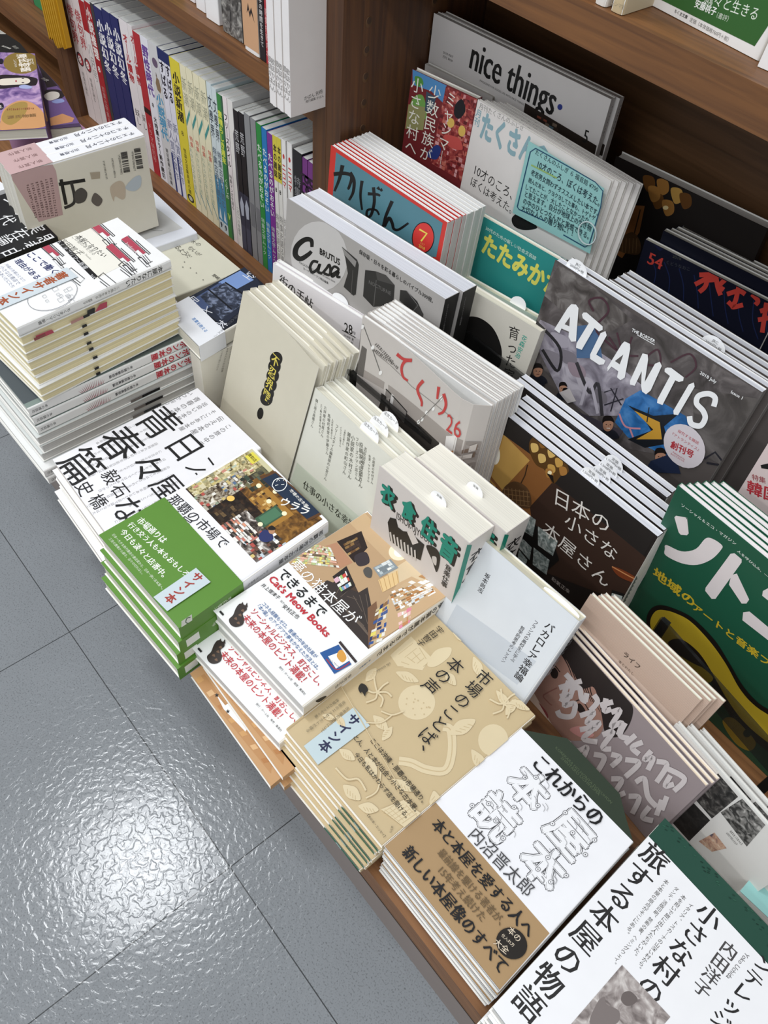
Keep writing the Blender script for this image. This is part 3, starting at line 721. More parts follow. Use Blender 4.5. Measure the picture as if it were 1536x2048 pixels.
# --- cat bookshop
qc = qflat(.18, TL=(735, 1022), TR=(897, 1190), BR=(607, 1415), BL=(427, 1222))
def cats_art(fs, ss):
    use(fs, zl)
    Q = [(985, 10), (1470, 490), (1020, 785), (560, 285)]
    poly([(1010, 12), (1472, 488), (1015, 792), (553, 290), (660, 205), (800, 105)], '#bd9d78'); b = lambda u, v: bil(Q, u, v)
    sub = lambda u0, v0, u1, v1: [b(u0, v0), b(u1, v0), b(u1, v1), b(u0, v1)]
    poly(sub(.0, .0, .55, .2), '#c9ab84'); poly(sub(.55, 0, 1, .3), '#dcc6a2'); poly([(1060, 130), (1200, 95), (1330, 300), (1215, 260)], '#ecd6ae')
    ell((1185, 240), 55, 48, '#f4e6c6'); ell((1190, 242), 30, 26, '#fffaf0')
    poly([(835, 180), (975, 120), (1010, 215), (935, 300)], '#2a1f1c'); mosaic([(870, 190), (950, 150), (975, 215), (900, 260)], 5, 4, ['#6b4a2a', '#8a6a40', '#40302a', '#a98a5a'], 31)
    poly([(740, 215), (835, 185), (925, 300), (840, 340)], '#b9896a'); blob([(935, 265), (1000, 240), (1020, 300), (960, 320)], '#3a3236')
    poly([(800, 420), (905, 360), (1040, 640), (985, 720)], '#4a3a30')
    poly([(960, 470), (1010, 440), (1065, 720), (1015, 792), (700, 450), (780, 400)], '#3b3330')
    for k in range(7): line([(790 + k * 28, 470 + k * 30), (990 + k * 8, 660 + k * 14)], 3, '#6c5f54')
    for k in range(6): line([(1000 - k * 36, 480 + k * 4), (1040 - k * 30, 720 - k * 70)], 3, '#6c5f54')
    poly([(1010, 560), (1060, 520), (1075, 700), (1015, 785)], '#7d5c44')
    mosaic([(690, 190), (800, 215), (850, 330), (580, 300)], 14, 9, ['#e8d97a', '#f4f2e8', '#d8c9a0', '#b9c98a', '#e9b7a0', '#6b5a4a', '#cfd8c0'], 21, .95)
    mosaic([(770, 160), (900, 70), (960, 10), (640, 195)], 6, 3, ['#e3b56a', '#d7e07a', '#f2efe6', '#c98a6a', '#b0c0a0'], 22, .8)
    poly([(810, 380), (890, 320), (940, 430), (870, 480)], '#2c2624'); mosaic([(815, 395), (885, 345), (920, 430), (860, 465)], 4, 3, ['#e2b7c4', '#a9cf7a', '#f0efe8', '#d5554a', '#7aa5c8'], 23)
    poly([(1040, 330), (1140, 280), (1185, 330), (1080, 385)], '#8e979b'); mosaic([(1045, 325), (1130, 285), (1165, 325), (1085, 370)], 4, 3, ['#dfe3e0', '#b9c4c6', '#7a8488', '#f2f0e8'], 24)
    poly([(1070, 400), (1180, 345), (1190, 420), (1095, 470)], '#e6c58e'); 
    for k in range(5): line([(1078 + k * 24, 398 - k * 12), (1098 + k * 22, 466 - k * 11)], 3, '#b98f58')
    blob([(985, 345), (1010, 325), (1035, 345), (1030, 385), (1000, 380)], '#55524e')
    poly([(1180, 420), (1260, 380), (1475, 480), (1020, 785), (1085, 560)], '#cbab84')
    mosaic([(1130, 470), (1330, 400), (1400, 470), (1180, 590)], 12, 10, ['#f3f1ea', '#e9e4d8', '#c9b08a', '#b5763f', '#d8dfe2', '#f6f5ef', '#8a7358'], 25, .8)
    mosaic([(1060, 560), (1130, 510), (1110, 740), (1015, 770)], 4, 9, ['#3d5a94', '#e9e6dc', '#e8d86a', '#2f3c66', '#c8b894', '#8f6a44'], 26, .9)
    mosaic([(1180, 590), (1260, 550), (1250, 640), (1190, 680)], 4, 4, ['#e58aa0', '#f2c8c0', '#f4f2ea', '#c98a5a'], 27, .9)
    mosaic([(1190, 430), (1330, 360), (1460, 400), (1270, 480)], 7, 3, ['#efeadf', '#cdb08a', '#b98a58', '#f5f3ec'], 28, .7)
    W_ = '#fdfdfa'
    txt('夢の猫本屋が', (585, 300), (950, 640), W_, bold=.0, asp=1.0); txt('できるまで', (515, 350), (760, 595), '#17181a', bold=.015, asp=1.05)
    txt("Cat's Meow Books", (462, 385), (790, 712), '#c2343e', bold=.03, asp=.95)
    txt('井上理津子', (410, 425), (508, 505), '#1d1d1f', bold=.005); txt('安村正也', (530, 545), (618, 615), '#1d1d1f', bold=.005); txt('協力', (515, 517), (535, 535), '#555')
    txt('コネも経験もゼロ。普通の中年会社員が', (415, 532), (720, 840), '#2f5f97', bold=.005, asp=1.1); txt('「本×猫」のアイデアで夢をかなえた方法とは。', (388, 545), (730, 905), '#2f5f97', bold=.005, asp=1.1)
    txt('ソーシャルビジネス、町おこし、', (355, 572), (745, 990), '#c2343e', bold=.01, asp=1.15); txt('未来の本屋のヒント満載！', (308, 605), (650, 970), '#c2343e', bold=.01, asp=1.15)
    txt('発行｜ホーム社　発売｜集英社', (508, 893), (655, 1052), '#3a3a3a')
    blob([(232, 655), (222, 625), (245, 600), (262, 560), (285, 535), (318, 548), (322, 570), (300, 590), (308, 625), (298, 655), (262, 668)], '#3a322e'); poly([(288, 540), (300, 525), (306, 545)], '#3a322e'); poly([(312, 550), (325, 528), (328, 556)], '#3a322e')
    for x_, y_ in ((250, 620), (275, 600), (265, 645), (290, 575)): blob([(x_, y_), (x_ + 14, y_ - 8), (x_ + 18, y_ + 8)], '#7a5f4c')
    line([(170, 578), (190, 600)], 12, '#222'); 
    poly([(738, 815), (845, 768), (918, 880), (820, 935)], '#2a5a98'); poly([(785, 835), (880, 800), (905, 860), (830, 905)], '#f4f4f2'); blob([(835, 835), (850, 800), (872, 805), (890, 845), (865, 870)], '#dca04a'); line([(775, 850), (835, 910), (910, 870)], 6, '#a8333c', True); line([(850, 752), (945, 868)], 15, '#3a3030')
    txt("Cat's Meow", (790, 850), (850, 895), '#8a8a8a'); 
    use(ss, zl)
    spv('夢の猫本屋ができるまで', qc, .0178, .03, .52, '#2a2a2a', .02, .8); spv('井上理津子', qc, .0178, .56, .64, '#5f7da3', .01, .4); spv('安村正也', qc, .0178, .69, .80, '#3a3a3a', 0, .4); blob([(715, 1085), (760, 1060), (775, 1062), (735, 1092)], '#1c1c1c')
top = book('paperback_book', 'white paperback about a cat bookshop with wooden shop photograph, top of its stack', 'book', qc, .0178, '#f7f7f5', spine='#ece4d4', page='#dcdad5', side='R', art=cats_art, rnd=.003, group='cat bookshop paperbacks')
pile(top, 1, 'cat bookshop paperback, @ from the top of its stack', 'cat bookshop paperbacks', .002, .008, start=2, seed=11)
def shiftpile(p, px_from, px_to, z):
    a = onz(px_from, z); b = onz(px_to, z); return b - a
c3 = dup(top, top.location + V((.0, -.028, -.0365)), .012, 'cat bookshop paperback slid forward so that its printed cat shows below the top two', 'cat bookshop paperbacks')
qk = qflat(.1255, BL=(404, 1328), BR=(566, 1555), TR=(800, 1370))
def cat_art(fs, ss):
    use(fs, zl); poly([(95, 915), (150, 880), (535, 1400), (530, 1450)], '#b98a5a')
    for k in range(7): t = k / 7; poly([(100 + 62 * k, 910 + 76 * k), (130 + 62 * k, 890 + 78 * k), (150 + 62 * k, 915 + 78 * k), (118 + 62 * k, 935 + 76 * k)], random.choice(['#c99a62', '#a8744a', '#d8b080', '#b07a48']))
    poly([(215, 990), (270, 1060), (300, 1040), (395, 1195), (385, 1210), (260, 1080)], '#f0efec')
    for c in ((222, 1002), (285, 1095)): poly([(c[0] + (14 if i % 2 == 0 else 6) * math.sin(i * math.pi / 5), c[1] - (14 if i % 2 == 0 else 6) * math.cos(i * math.pi / 5)) for i in range(10)], '#1c1c1c')
kat = book('photo_booklet', 'wood-toned booklet with black stars on a white strip under the cat bookshop paperbacks', 'booklet', qk, .0085, '#c3986a', page='#d8d6d2', side='R', art=cat_art, group='wood-toned booklets')
k2 = dup(kat, kat.location + V((-.004, -.012, -.0092)), .01, 'lower wood-toned booklet with a round white star seal resting near the plinth edge', 'wood-toned booklets')
mb = MB(); c = k2.location; 
k3 = dup(kat, kat.location + V((.003, .0, -.0182)), -.01, 'bottom wood-toned booklet directly on the platform', 'wood-toned booklets')
fill = dup(kat, V((-.455, .235, PZ + .0006)), .01, 'wood-toned booklet underneath the green-banded paperbacks', 'wood-toned booklets')
f2 = dup(kat, V((-.455, .237, PZ + .0096)), .0, 'second wood-toned booklet underneath the green-banded paperbacks', 'wood-toned booklets')
# --- tan patterned market book
qi = qflat(.16, TL=(868, 1228), TR=(1072, 1432), BR=(766, 1693), BL=(572, 1459))
TA, TB = '#c9b48c', '#dccba6'
def ichiba_pattern():
    r = random.Random(12)
    def leaf(c, l, w_, a):
        u = (math.cos(a), math.sin(a)); v = (-u[1], u[0]); pts = []
        for t in (0, .2, .45, .7, 1): pts.append((c[0] + u[0] * l * t + v[0] * w_ * math.sin(math.pi * t), c[1] + u[1] * l * t + v[1] * w_ * math.sin(math.pi * t)))
        for t in (.7, .45, .2): pts.append((c[0] + u[0] * l * t - v[0] * w_ * math.sin(math.pi * t), c[1] + u[1] * l * t - v[1] * w_ * math.sin(math.pi * t)))
        blob(pts, TB)
        for t in (.25, .4, .55, .7):
            line([(c[0] + u[0] * l * t, c[1] + u[1] * l * t), (c[0] + u[0] * l * (t + .15) + v[0] * w_ * .6, c[1] + u[1] * l * (t + .15) + v[1] * w_ * .6)], 4, TA)
    ell((830, 490), 98, 92, TB); ell((1235, 690), 80, 85, TB)
    poly([(690, 240), (800, 140), (905, 250), (860, 320), (730, 300)], TB)
    for k in range(6): line([(715 + k * 32, 290 - k * 25 + 10), (760 + k * 30, 300 - k * 10)], 4, TA); line([(700 + k * 33, 220 + k * 16), (790 + k * 20, 150 + k * 26)], 3, TA)
    blob([(885, 290), (930, 215), (1010, 200), (1000, 250), (930, 300)], TB)
    for k in range(14): a = r.uniform(0, 6.28); d = r.uniform(10, 80); ell((830 + d * math.cos(a), 490 + d * math.sin(a)), 4, 4, TA)
    line([(970, 620), (1010, 640), (1015, 760), (980, 850), (880, 845), (800, 810), (735, 800)], 46, TB, True); line([(970, 620), (1010, 640), (1015, 760), (980, 850), (880, 845), (800, 810), (735, 800)], 6, TA, True)
    for c, l, w_, a in (((720, 330), 130, 26, .4), ((560, 380), 90, 24, -.9), ((600, 560), 110, 28, .8), ((1000, 660), 160, 38, -.5), ((1120, 740), 140, 30, 1.0), ((700, 620), 90, 22, 2.2), ((980, 330), 90, 24, .9), ((1130, 250), 120, 26, 1.2),
                        ((420, 740), 100, 26, .6), ((560, 780), 120, 30, 1.1), ((440, 930), 120, 34, .7), ((520, 1040), 110, 30, .2), ((700, 900), 130, 26, .5), ((920, 960), 120, 34, 1.4), ((1300, 560), 100, 25, -1.), ((1330, 480), 110, 22, .5), ((1250, 430), 120, 22, .9), ((1020, 120), 100, 22, .5), ((400, 560), 80, 20, .9), ((330, 560), 70, 18, .3)):
        leaf(c, l, w_, a)
    for a in ((620, 440), (1290, 500)):
        for k in range(6): t = k * 1.05; line([a, (a[0] + 40 * math.cos(t) + 10, a[1] + 40 * math.sin(t)), (a[0] + 80 * math.cos(t + .3), a[1] + 80 * math.sin(t + .3))], 9, TB, True)
    line([(640, 540), (700, 560), (760, 540)], 8, TB, True); line([(560, 600), (640, 600), (700, 560)], 7, TB, True)
    line([(640, 860), (620, 960), (560, 1000)], 8, TB, True); line([(400, 840), (460, 900), (520, 900), (560, 960)], 10, TB, True)
    poly([(640, 1060), (760, 1010), (850, 1080), (770, 1160)], TB)
    for k in range(6): line([(660 + k * 28, 1060 - k * 6), (740 + k * 18, 1130 - k * 12)], 3, TA); line([(650 + k * 20, 1075 + k * 12), (740 + k * 18, 1020 + k * 12)], 3, TA)
def ichiba_art(fs, ss):
    use(fs, zm); ichiba_pattern()
    # the band: slightly paler fold line
    poly([(138, 632), (432, 408), (436, 412), (142, 637)], '#bda67c'); poly([(432, 408), (832, 1098), (828, 1100), (428, 412)], '#d2bf98')
    vtx('市場のことば、', (1215, 335), (790, 770), G, bold=-.01, asp=1.0); vtx('本の声', (1065, 270), (870, 440), G, bold=-.01)
    vtx('宇田智子', (965, 100), (835, 190), '#4a4235', asp=1.1, serif=True); txt('uda tomoko', (690, 288), (618, 332), '#6b6250')
    vtx('古本屋の店主にして', (470, 520), (322, 650), '#7a7058'); vtx('気鋭のエッセイストが綴る', (450, 490), (245, 650), '#7a7058'); vtx('待望のエッセイ集', (415, 480), (290, 575), '#7a7058')
    txt('ここは沖縄・那覇の市場通り。', (592, 692), (868, 1020), '#3c362b', bold=.01, asp=1.1); txt('と人、人と本が出会う小さな古本屋。', (502, 675), (830, 1065), '#3c362b', bold=.01, asp=1.1); txt('今日も私はかわらず店を開ける。', (505, 765), (780, 1100), '#3c362b', bold=.01, asp=1.1)
    txt('【本の本・エッセイ】', (570, 1090), (660, 1205), '#5a5140'); txt('晶文社', (700, 1150), (690, 1185), '#5a5140')
    blob([(520, 420), (535, 395), (560, 405), (572, 430), (560, 445), (555, 462), (540, 440), (530, 445)], '#2b2823')
def green_edge(root, Q, T, f0=.62, f1=.985):
    m_ = MB(); a = Q[3] + (Q[2] - Q[3]) * f0; b = Q[3] + (Q[2] - Q[3]) * f1; o = V((0, -.0006, 0))
    q = [b + V((0, 0, -.0012)) + o, a + V((0, 0, -.0012)) + o, a + V((0, 0, -T * .75)) + o, b + V((0, 0, -T * .75)) + o]; m_.face(q[::-1], ink('#1f6b4a'))
    l0 = a + (b - a) * .35; l1 = a + (b - a) * .5
    m_.face([l0 + V((0, -.0009, -.0015)), l0 + V((0, -.0009, -T * .5)), l1 + V((0, -.0009, -T * .7)), l1 + V((0, -.0009, -.0025))], ink('#a8cbc4'))
    o_ = m_.build('flyleaf', root, root.location.copy()); o_['label'] = 'green patterned flyleaf edge'
top = book('paperback_book', 'tan patterned paperback of market essays with a blue signed strip, top of its stack', 'book', qi, .0085, TA, page='#e3d3b3', side='R', art=ichiba_art, rnd=.003, group='tan patterned paperbacks',
           extra=slip_extra([(232, 720), (498, 513), (582, 612), (306, 820)], .1605, 'サイン本', '#2b2f4e', '#c3d3d6', zm, (520, 560), (320, 745)))
qi2 = [p - V((.0, .002, .0089)) for p in qi]
pl = book('paperback_book', 'tan patterned paperback, second from the top of its stack', 'book', qi2, .0085, TA, page='#e3d3b3', side='R', rnd=.003, group='tan patterned paperbacks')
green_edge(pl, qi2, .0085)
pile(pl, 5, 'tan patterned paperback, @ from the top of its stack', 'tan patterned paperbacks', .0015, .008, start=3, drift=(-.0012, -.0024), seed=14)
# --- white book with kraft band and house-shaped boards
qo = qflat(.1585, TL=(1043, 1456), TR=(1267, 1684), BR=(1000, 1982), BL=(768, 1692))
KR = '#ab8d66'
def orn(ch, c, sz, u=(.707, .707)):
    """ornamental big character: outlined letter built from an outer dark and an inner light print"""
    a = (c[0] - u[0] * sz / 2, c[1] - u[1] * sz / 2); b = (c[0] + u[0] * sz / 2, c[1] + u[1] * sz / 2)
    txt(ch, a, b, '#4a4a4c', bold=.068); txt(ch, a, b, '#f1f1f2', bold=.05); txt(ch, a, b, '#77777a', bold=.026); txt(ch, a, b, '#efeff0', bold=.0)
def kore_art(fs, ss):
    use(fs, zo)
    poly([(360, 452), (80, 692), (712, 1480), (985, 1170)], KR); poly([(80, 692), (76, 697), (708, 1484), (712, 1480)], '#2a2622')
    t_ = G
    for ch, c, s_ in (('本', (870, 375), 215), ('屋', (1095, 625), 240), ('読', (690, 530), 230), ('本', (950, 800), 240)): orn(ch, c, s_, (.66, .75))
    r = random.Random(3)
    for c in ((910, 315), (850, 315), (920, 470), (560, 470), (650, 460), (790, 480), (690, 555), (730, 650), (1070, 510), (1000, 570), (1230, 660), (1110, 620), (1180, 740), (975, 755), (1075, 855), (920, 820), (990, 890)):
        ell(c, 15, 13, '#8a8a8c'); ell(c, 11, 9, '#f0f0f1'); ell(c, 4, 4, '#6a6a6c')
    for i in range(34):
        c = r.choice(((880, 370), (1120, 610), (700, 530), (960, 790))); x_, y_ = c[0] + r.uniform(-90, 90), c[1] + r.uniform(-95, 95)
        line([(x_, y_), (x_ + 14, y_ + 22), (x_ + 6, y_ + 42)], 2.5, '#9a9a9c', True)
    txt('これからの', (915, 225), (1262, 560), t_, bold=.02, asp=1.25, serif=True)
    txt('内沼晋太郎', (560, 615), (880, 950), '#4a4a4c', bold=-.01, asp=1.05)
    txt('本と本屋を愛する人へ', (355, 560), (885, 1175), t_, bold=.018, asp=1.1, serif=True); txt('新しい本屋像のすべて', (195, 710), (735, 1370), t_, bold=.02, asp=1.1, serif=True)
    txt('最前線を駆ける著者が、', (382, 720), (725, 1115), '#6d5a40', bold=.0, asp=1.15, serif=True); txt('15年考え続けた', (385, 820), (625, 1095), '#6d5a40', bold=.0, asp=1.1, serif=True)
    ell((775, 1228), 80, 92, '#241f1b', rot=-.7)
    for k, t in enumerate(('本の', '仕入れ方', '大全')): txt(t, (790 - k * 38 - 30, 1170 + k * 34 - 25), (800 - k * 32 + 20, 1185 + k * 32 + 25), '#d8c9b2', bold=.01)
def roof(root, base, P, n):
    m_ = MB(); pts = [onz(zo(p), .1580) for p in ((826, 45), (1080, 100), (1130, 150), (1370, 405), (1405, 540), (1452, 668))]
    sh = V((0, -.0015, 0)); pts = [pts[0] + sh] + pts[1:-1] + [pts[-1] + sh]; T_ = .0105; low = [p - V((0, 0, T_)) for p in pts]
    gm = ink('#323d30'); m_.face(pts[::-1], gm); m_.face(low, gm)
    for i in range(len(pts)):
        j = (i + 1) % len(pts); m_.face([pts[i], pts[j], low[j], low[i]], pages('#c9c6bd'))
    use(Surf(pts[0], V((0, 0, 1)), m_), zo)
    txt('KOREKARA NO HONYA DOKUHON', (1020, 150), (1325, 455), '#56634a', asp=.9); txt('SHINTARO UCHINUMA', (1050, 205), (1260, 410), '#56634a', asp=.9)
    o_ = m_.build('gabled_board', root, base); o_['label'] = 'dark green boards cut like a house roof'
top = book('paperback_book', 'white book with ornate lettering, kraft paper band and house-shaped green boards, top of its stack', 'book', qo, .0108, '#f1f1f3', page='#c3c1bb', side='R', art=kore_art, group='house-shaped books with kraft band', extra=roof, rnd=.001)
pile(top, 5, 'house-shaped book with kraft band, @ from the top of its stack', 'house-shaped books with kraft band', .0015, .004, start=2, drift=(0, .0), seed=15)
# --- white band over dark green book, lower right corner
qt = qflat(.166, BL=(985, 2014), TL=(1330, 1636), TR=(1640, 1960))
def tabi_band(fs, ss):
    use(fs, zp); t_ = '#2b2a2a'; s_ = dict(bold=.0, serif=True)
    vtx('旅する本屋の物語', (960, 265), (170, 1180), t_, asp=1.05, **s_); vtx('小さな村の', (1250, 590), (850, 1095), t_, asp=1.05, **s_)
    vtx('モンテレッジォ', (1600, 800), (1180, 1330), t_, asp=1.1, **s_); vtx('内田洋子', (1345, 790), (1150, 1070), '#4a4848', asp=1.1, serif=True); txt('Yoko Uchida', (1425, 845), (1315, 980), '#5a5858')
    for k, t in enumerate(('本と本屋の原点がそこにある。', 'ダンテ、活版印刷、禁断の書、ヘミングウェイ。', '本を担いで旅に出た人たちがいた。', 'イタリア、トスカーナの山深い村から。')):
        a = [(985, 440), (1040, 480), (1080, 525), (1120, 570)][k]; b = [(750, 740), (680, 905), (790, 860), (815, 930)][k]; vtx(t, a, b, '#55534f', asp=1.05)
    # sepia engraving
    Q = [(735, 905), (1000, 1190), (820, 1400), (455, 1230)]; poly(Q, tex(['#6f6663', '#a59c98', '#d6d0cb'], 90, 1.5))
    blob([(740, 1060), (780, 1050), (820, 1090), (800, 1120), (760, 1130), (730, 1100)], '#6b625f'); blob([(600, 1110), (640, 1080), (650, 1120), (720, 1160), (700, 1229), (560, 1230)], '#7d7471')
def tgreen(fs, ss):
    use(fs, zp); r = random.Random(5)
    for i in range(60):
        u, v = r.random(), r.random() * .3; p = bil([(965, 100), (1815, 990), (1700, 1100), (870, 200)], u, v); line([p, (p[0] + 14, p[1] + 8)], 5, r.choice(['#1c3b30', '#2f5a48', '#183228']))
Lt = (qt[3] - qt[0]).length; bpt = onz((1290, 1666), .166); frac = 1 - (bpt - qt[0]).length / Lt
top = book('hardcover_book', 'dark green book under a broad white band with large black brush-style title, lower right corner', 'book', qt, .0175, '#234a3c', page='#e8e6e0', side='R', art=tgreen, obi=(frac, '#f1f1f2', tabi_band), group='dark green books with broad white band', rough=.6)
qt2 = [p - V((-.002, .003, .0182)) for p in qt]
pl = book('hardcover_book', 'dark green book with broad white band, second from the top of the lower-right stack', 'book', qt2, .0175, '#234a3c', page='#e8e6e0', side='R', obi=(.5, '#f1f1f2', None), group='dark green books with broad white band', rough=.6)
pile(pl, 2, 'dark green book with broad white band, @ from the top of the lower-right stack', 'dark green books with broad white band', .003, .01, start=3, seed=17)
qte = qflat(.150, TL=(1536, 1716), BL=(1480, 1782), TR=(1640, 1810))
book('paperback_book', 'plain teal book at the right edge beyond the dark green cover', 'book', qte, .055, '#8fc0bb', page='#e8e6e0', side='R')
# ---------------------------------------------------------------- face-out books: front row
FZ = PZ + .0008
RZ = .1908
def sbook(name, label, cat, y, TL, TR, edge_px, T, kind='BL', zmin=FZ, **k):
    Q = qstand(y, TL, TR, edge_px, .2, kind, zmin); return book(name, label, cat, Q, T, **k), Q
# grey-beige little magazine with curled cover
def sh_bulge(a): return .011 * max(0, (a - .35) / .65) ** 2 * (1 - .25 * max(0, (a - .9) / .1))
def shino_art(fs, ss):
    use(fs, zf)
    for c in ((395, 1115), (385, 1160), (375, 1215), (362, 1270), (345, 1320), (338, 1350)): ell(c, 40, 42, '#1c1b1a')
    vtx('不忍界隈', (398, 1090), (330, 1365), '#d9c85a', bold=.01, asp=.95, serif=True)
    use(fs, zh); ell((311, 478), 17, 30, '#1c1b1a', .1); txt('7', (308, 478), (318, 480), '#bdb9a8')
r_, Q = sbook('literary_magazine', 'grey-beige literary magazine with black gourd-shaped title plate, curled cover, front of its pack', 'magazine', .40, (486, 582), (650, 732), (441, 810), .0085, cover='#cfc9b6', page='#e2ddcc', side='L', bulge=sh_bulge, art=shino_art, group='grey-beige literary magazines', inset=.001)
pl = book('literary_magazine', 'grey-beige literary magazine, second in its pack', 'magazine', [p + V((.0, .0098, .0)) for p in Q], .0085, '#cfc9b6', page='#e2ddcc', side='L', group='grey-beige literary magazines', bulge=lambda a: .006 * max(0, (a - .5) / .5) ** 2)
pile(pl, 3, 'grey-beige literary magazine, @ in its pack counted from the front', 'grey-beige literary magazines', .0015, 0, start=3, drift=(.0005, 0), seed=20)
# pale green-white list cover
def shigoto_art(fs, ss):
    use(fs, zh)
    poly([(497, 730), (900, 1080), (880, 1200), (420, 960)], '#cdd3c2')
    cols = [((600, 405), (572, 550)), ((622, 430), (612, 580)), ((643, 440), (624, 600)), ((662, 480), (650, 690)), ((680, 505), (672, 610)), ((704, 535), (640, 820)), ((722, 545), (718, 650)), ((744, 560), (732, 640)), ((765, 575), (738, 790)), ((785, 590), (765, 815)), ((806, 600), (800, 820)), ((826, 625), (822, 860)), ((850, 650), (815, 830)), ((870, 690), (862, 830)), ((892, 700), (880, 840))]
    names = ['隣に座る高橋さん', '三つ隣の部署の林さん', '六坪屋の村尾さん', '馬喰町食堂の伊藤さん', '人形町の書店さん', 'フリースタイル編集部の小宮さん', 'イラストの堤さん', '小樽町の橋さん', '雑貨作家の町山さん', '小説家の木村さん', 'フローズンマン店さん', '投稿家の山岡さん', '五反田喫茶の主人', '佐渡・サドヤマさん', '小説家の中村さん']
    for (a, b), t in zip(cols, names): vtx(t, a, b, '#6a6a60', bold=.005)
    txt('仕事の小さな幸福', (530, 838), (790, 1060), '#44463c', bold=.0, asp=1.05, serif=True)
r_, Q = sbook('paperback_book', 'pale green and white paperback listing names in columns, front copy with an order slip', 'book', .386, (630, 775), (800, 933), (582, 949), .0115, cover='#dddcd0', page='#ece9d8', side='L', art=shigoto_art, group='pale name-list paperbacks', slips=[(.62, .004, .014, .012, ['注文カード'])])
pile(r_, 2, 'pale name-list paperback, @ in its pack counted from the front', 'pale name-list paperbacks', .001, 0, step=.0125, start=2, seed=21)
# black, white and teal music book
TEAL = '#1e8c77'
def ishoku_art(fs, ss):
    use(fs, zh)
    D = '#22211f'
    for dx, c, bo in ((14, D, .05), (8, D, .05), (3, D, .06), (0, TEAL, .042)):
        txt('衣', (928 + dx, 872 + dx), (992 + dx, 930 + dx), c, bold=bo, asp=1.5); txt('食', (1035 + dx, 950 + dx), (1100 + dx, 1010 + dx), c, bold=bo, asp=1.5); txt('住', (1135 + dx, 1040 + dx), (1205 + dx, 1105 + dx), c, bold=bo, asp=1.5); txt('音', (1232 + dx, 1135 + dx), (1310 + dx, 1205 + dx), c, bold=bo, asp=1.5)
    txt('ISHOKUJYUON', (1008, 998), (1188, 1140), '#2b2a28', bold=-.01, asp=1.8)
    poly([(962, 1035), (975, 1010), (1005, 1018), (1015, 1060), (1040, 1080), (1075, 1085), (1150, 1150), (1130, 1230), (1060, 1195), (975, 1130)], '#262421')
    for k in range(8): line([(975 + k * 18, 1085 + k * 13), (985 + k * 17, 1140 + k * 13)], 8, '#cfc8c0')
    poly([(1062, 1085), (1085, 1062), (1100, 1100), (1120, 1140), (1090, 1150)], '#d8d0c8')
    blob([(1160, 1155), (1205, 1165), (1230, 1205), (1225, 1260), (1212, 1290), (1200, 1260), (1190, 1230)], '#262421'); blob([(1190, 1210), (1212, 1215), (1210, 1255), (1195, 1240)], '#cfc8c0')
    vtx('音楽仕事', (1276, 1255), (1248, 1365), '#3a3835', bold=.02)
    use(ss, zh)
    poly([(1368, 1150), (1392, 1152), (1290, 1520), (1266, 1525)], TEAL)
    vtx('衣食住音', (1432, 1165), (1345, 1410), '#2a2927', bold=.02, asp=1.2); vtx('音楽', (1330, 1430), (1312, 1480), '#2a2927', bold=.01)
r_, Q = sbook('paperback_book', 'thick music paperback with teal and black block title, front copy', 'book', .358, (759, 931), (939, 1087), (894, 1237), .033, kind='BR', cover='#d8d1cb', spine='#e4ded8', page='#f0ecde', side='R', art=ishoku_art, group='thick music paperbacks', slips=[(.55, .014, .010, .009, ['定価'])], inset=.001)
m_ = MB(); b_ = r_.location.copy()
r2 = dup(r_, r_.location + V((.012, .0345, .012)), 0, 'thick music paperback standing behind the front copy with its teal back cover showing', 'thick music paperbacks')
r2.location.z = r_.location.z
# pale grey philosophy paperback leaning back
def bac_art(fs, ss):
    use(fs, zj)
    poly([(505, 1060), (880, 1330), (790, 1440), (440, 1180)], '#c6ccd2')
    vtx('坂本尚志', (655, 915), (612, 1005), '#3a3a3c', bold=.01, asp=1.1); vtx('バカロレア幸福論', (955, 1150), (790, 1418), '#2a2a2c', bold=.015, asp=1.1)
    vtx('フランスの高校生に学ぶ', (884, 1138), (765, 1330), '#4a4a4c', bold=.01); vtx('哲学的思考のレッスン', (820, 1165), (720, 1335), '#4a4a4c', bold=.01)
    use(ss, zj); vtx('バカロレア幸福論', (1085, 1170), (930, 1400), '#8a8a8c', bold=.01, asp=1.2)
r_, Q = sbook('paperback_book', 'pale grey philosophy paperback leaning back beside the music book', 'book', .388, (958, 1072), (1159, 1244), (1085, 1352), .014, kind='BR', cover='#d9dde0', page='#efe9d0', side='R', art=bac_art, rnd=.003, slips=[(.8, .006, .02, .003, [])])
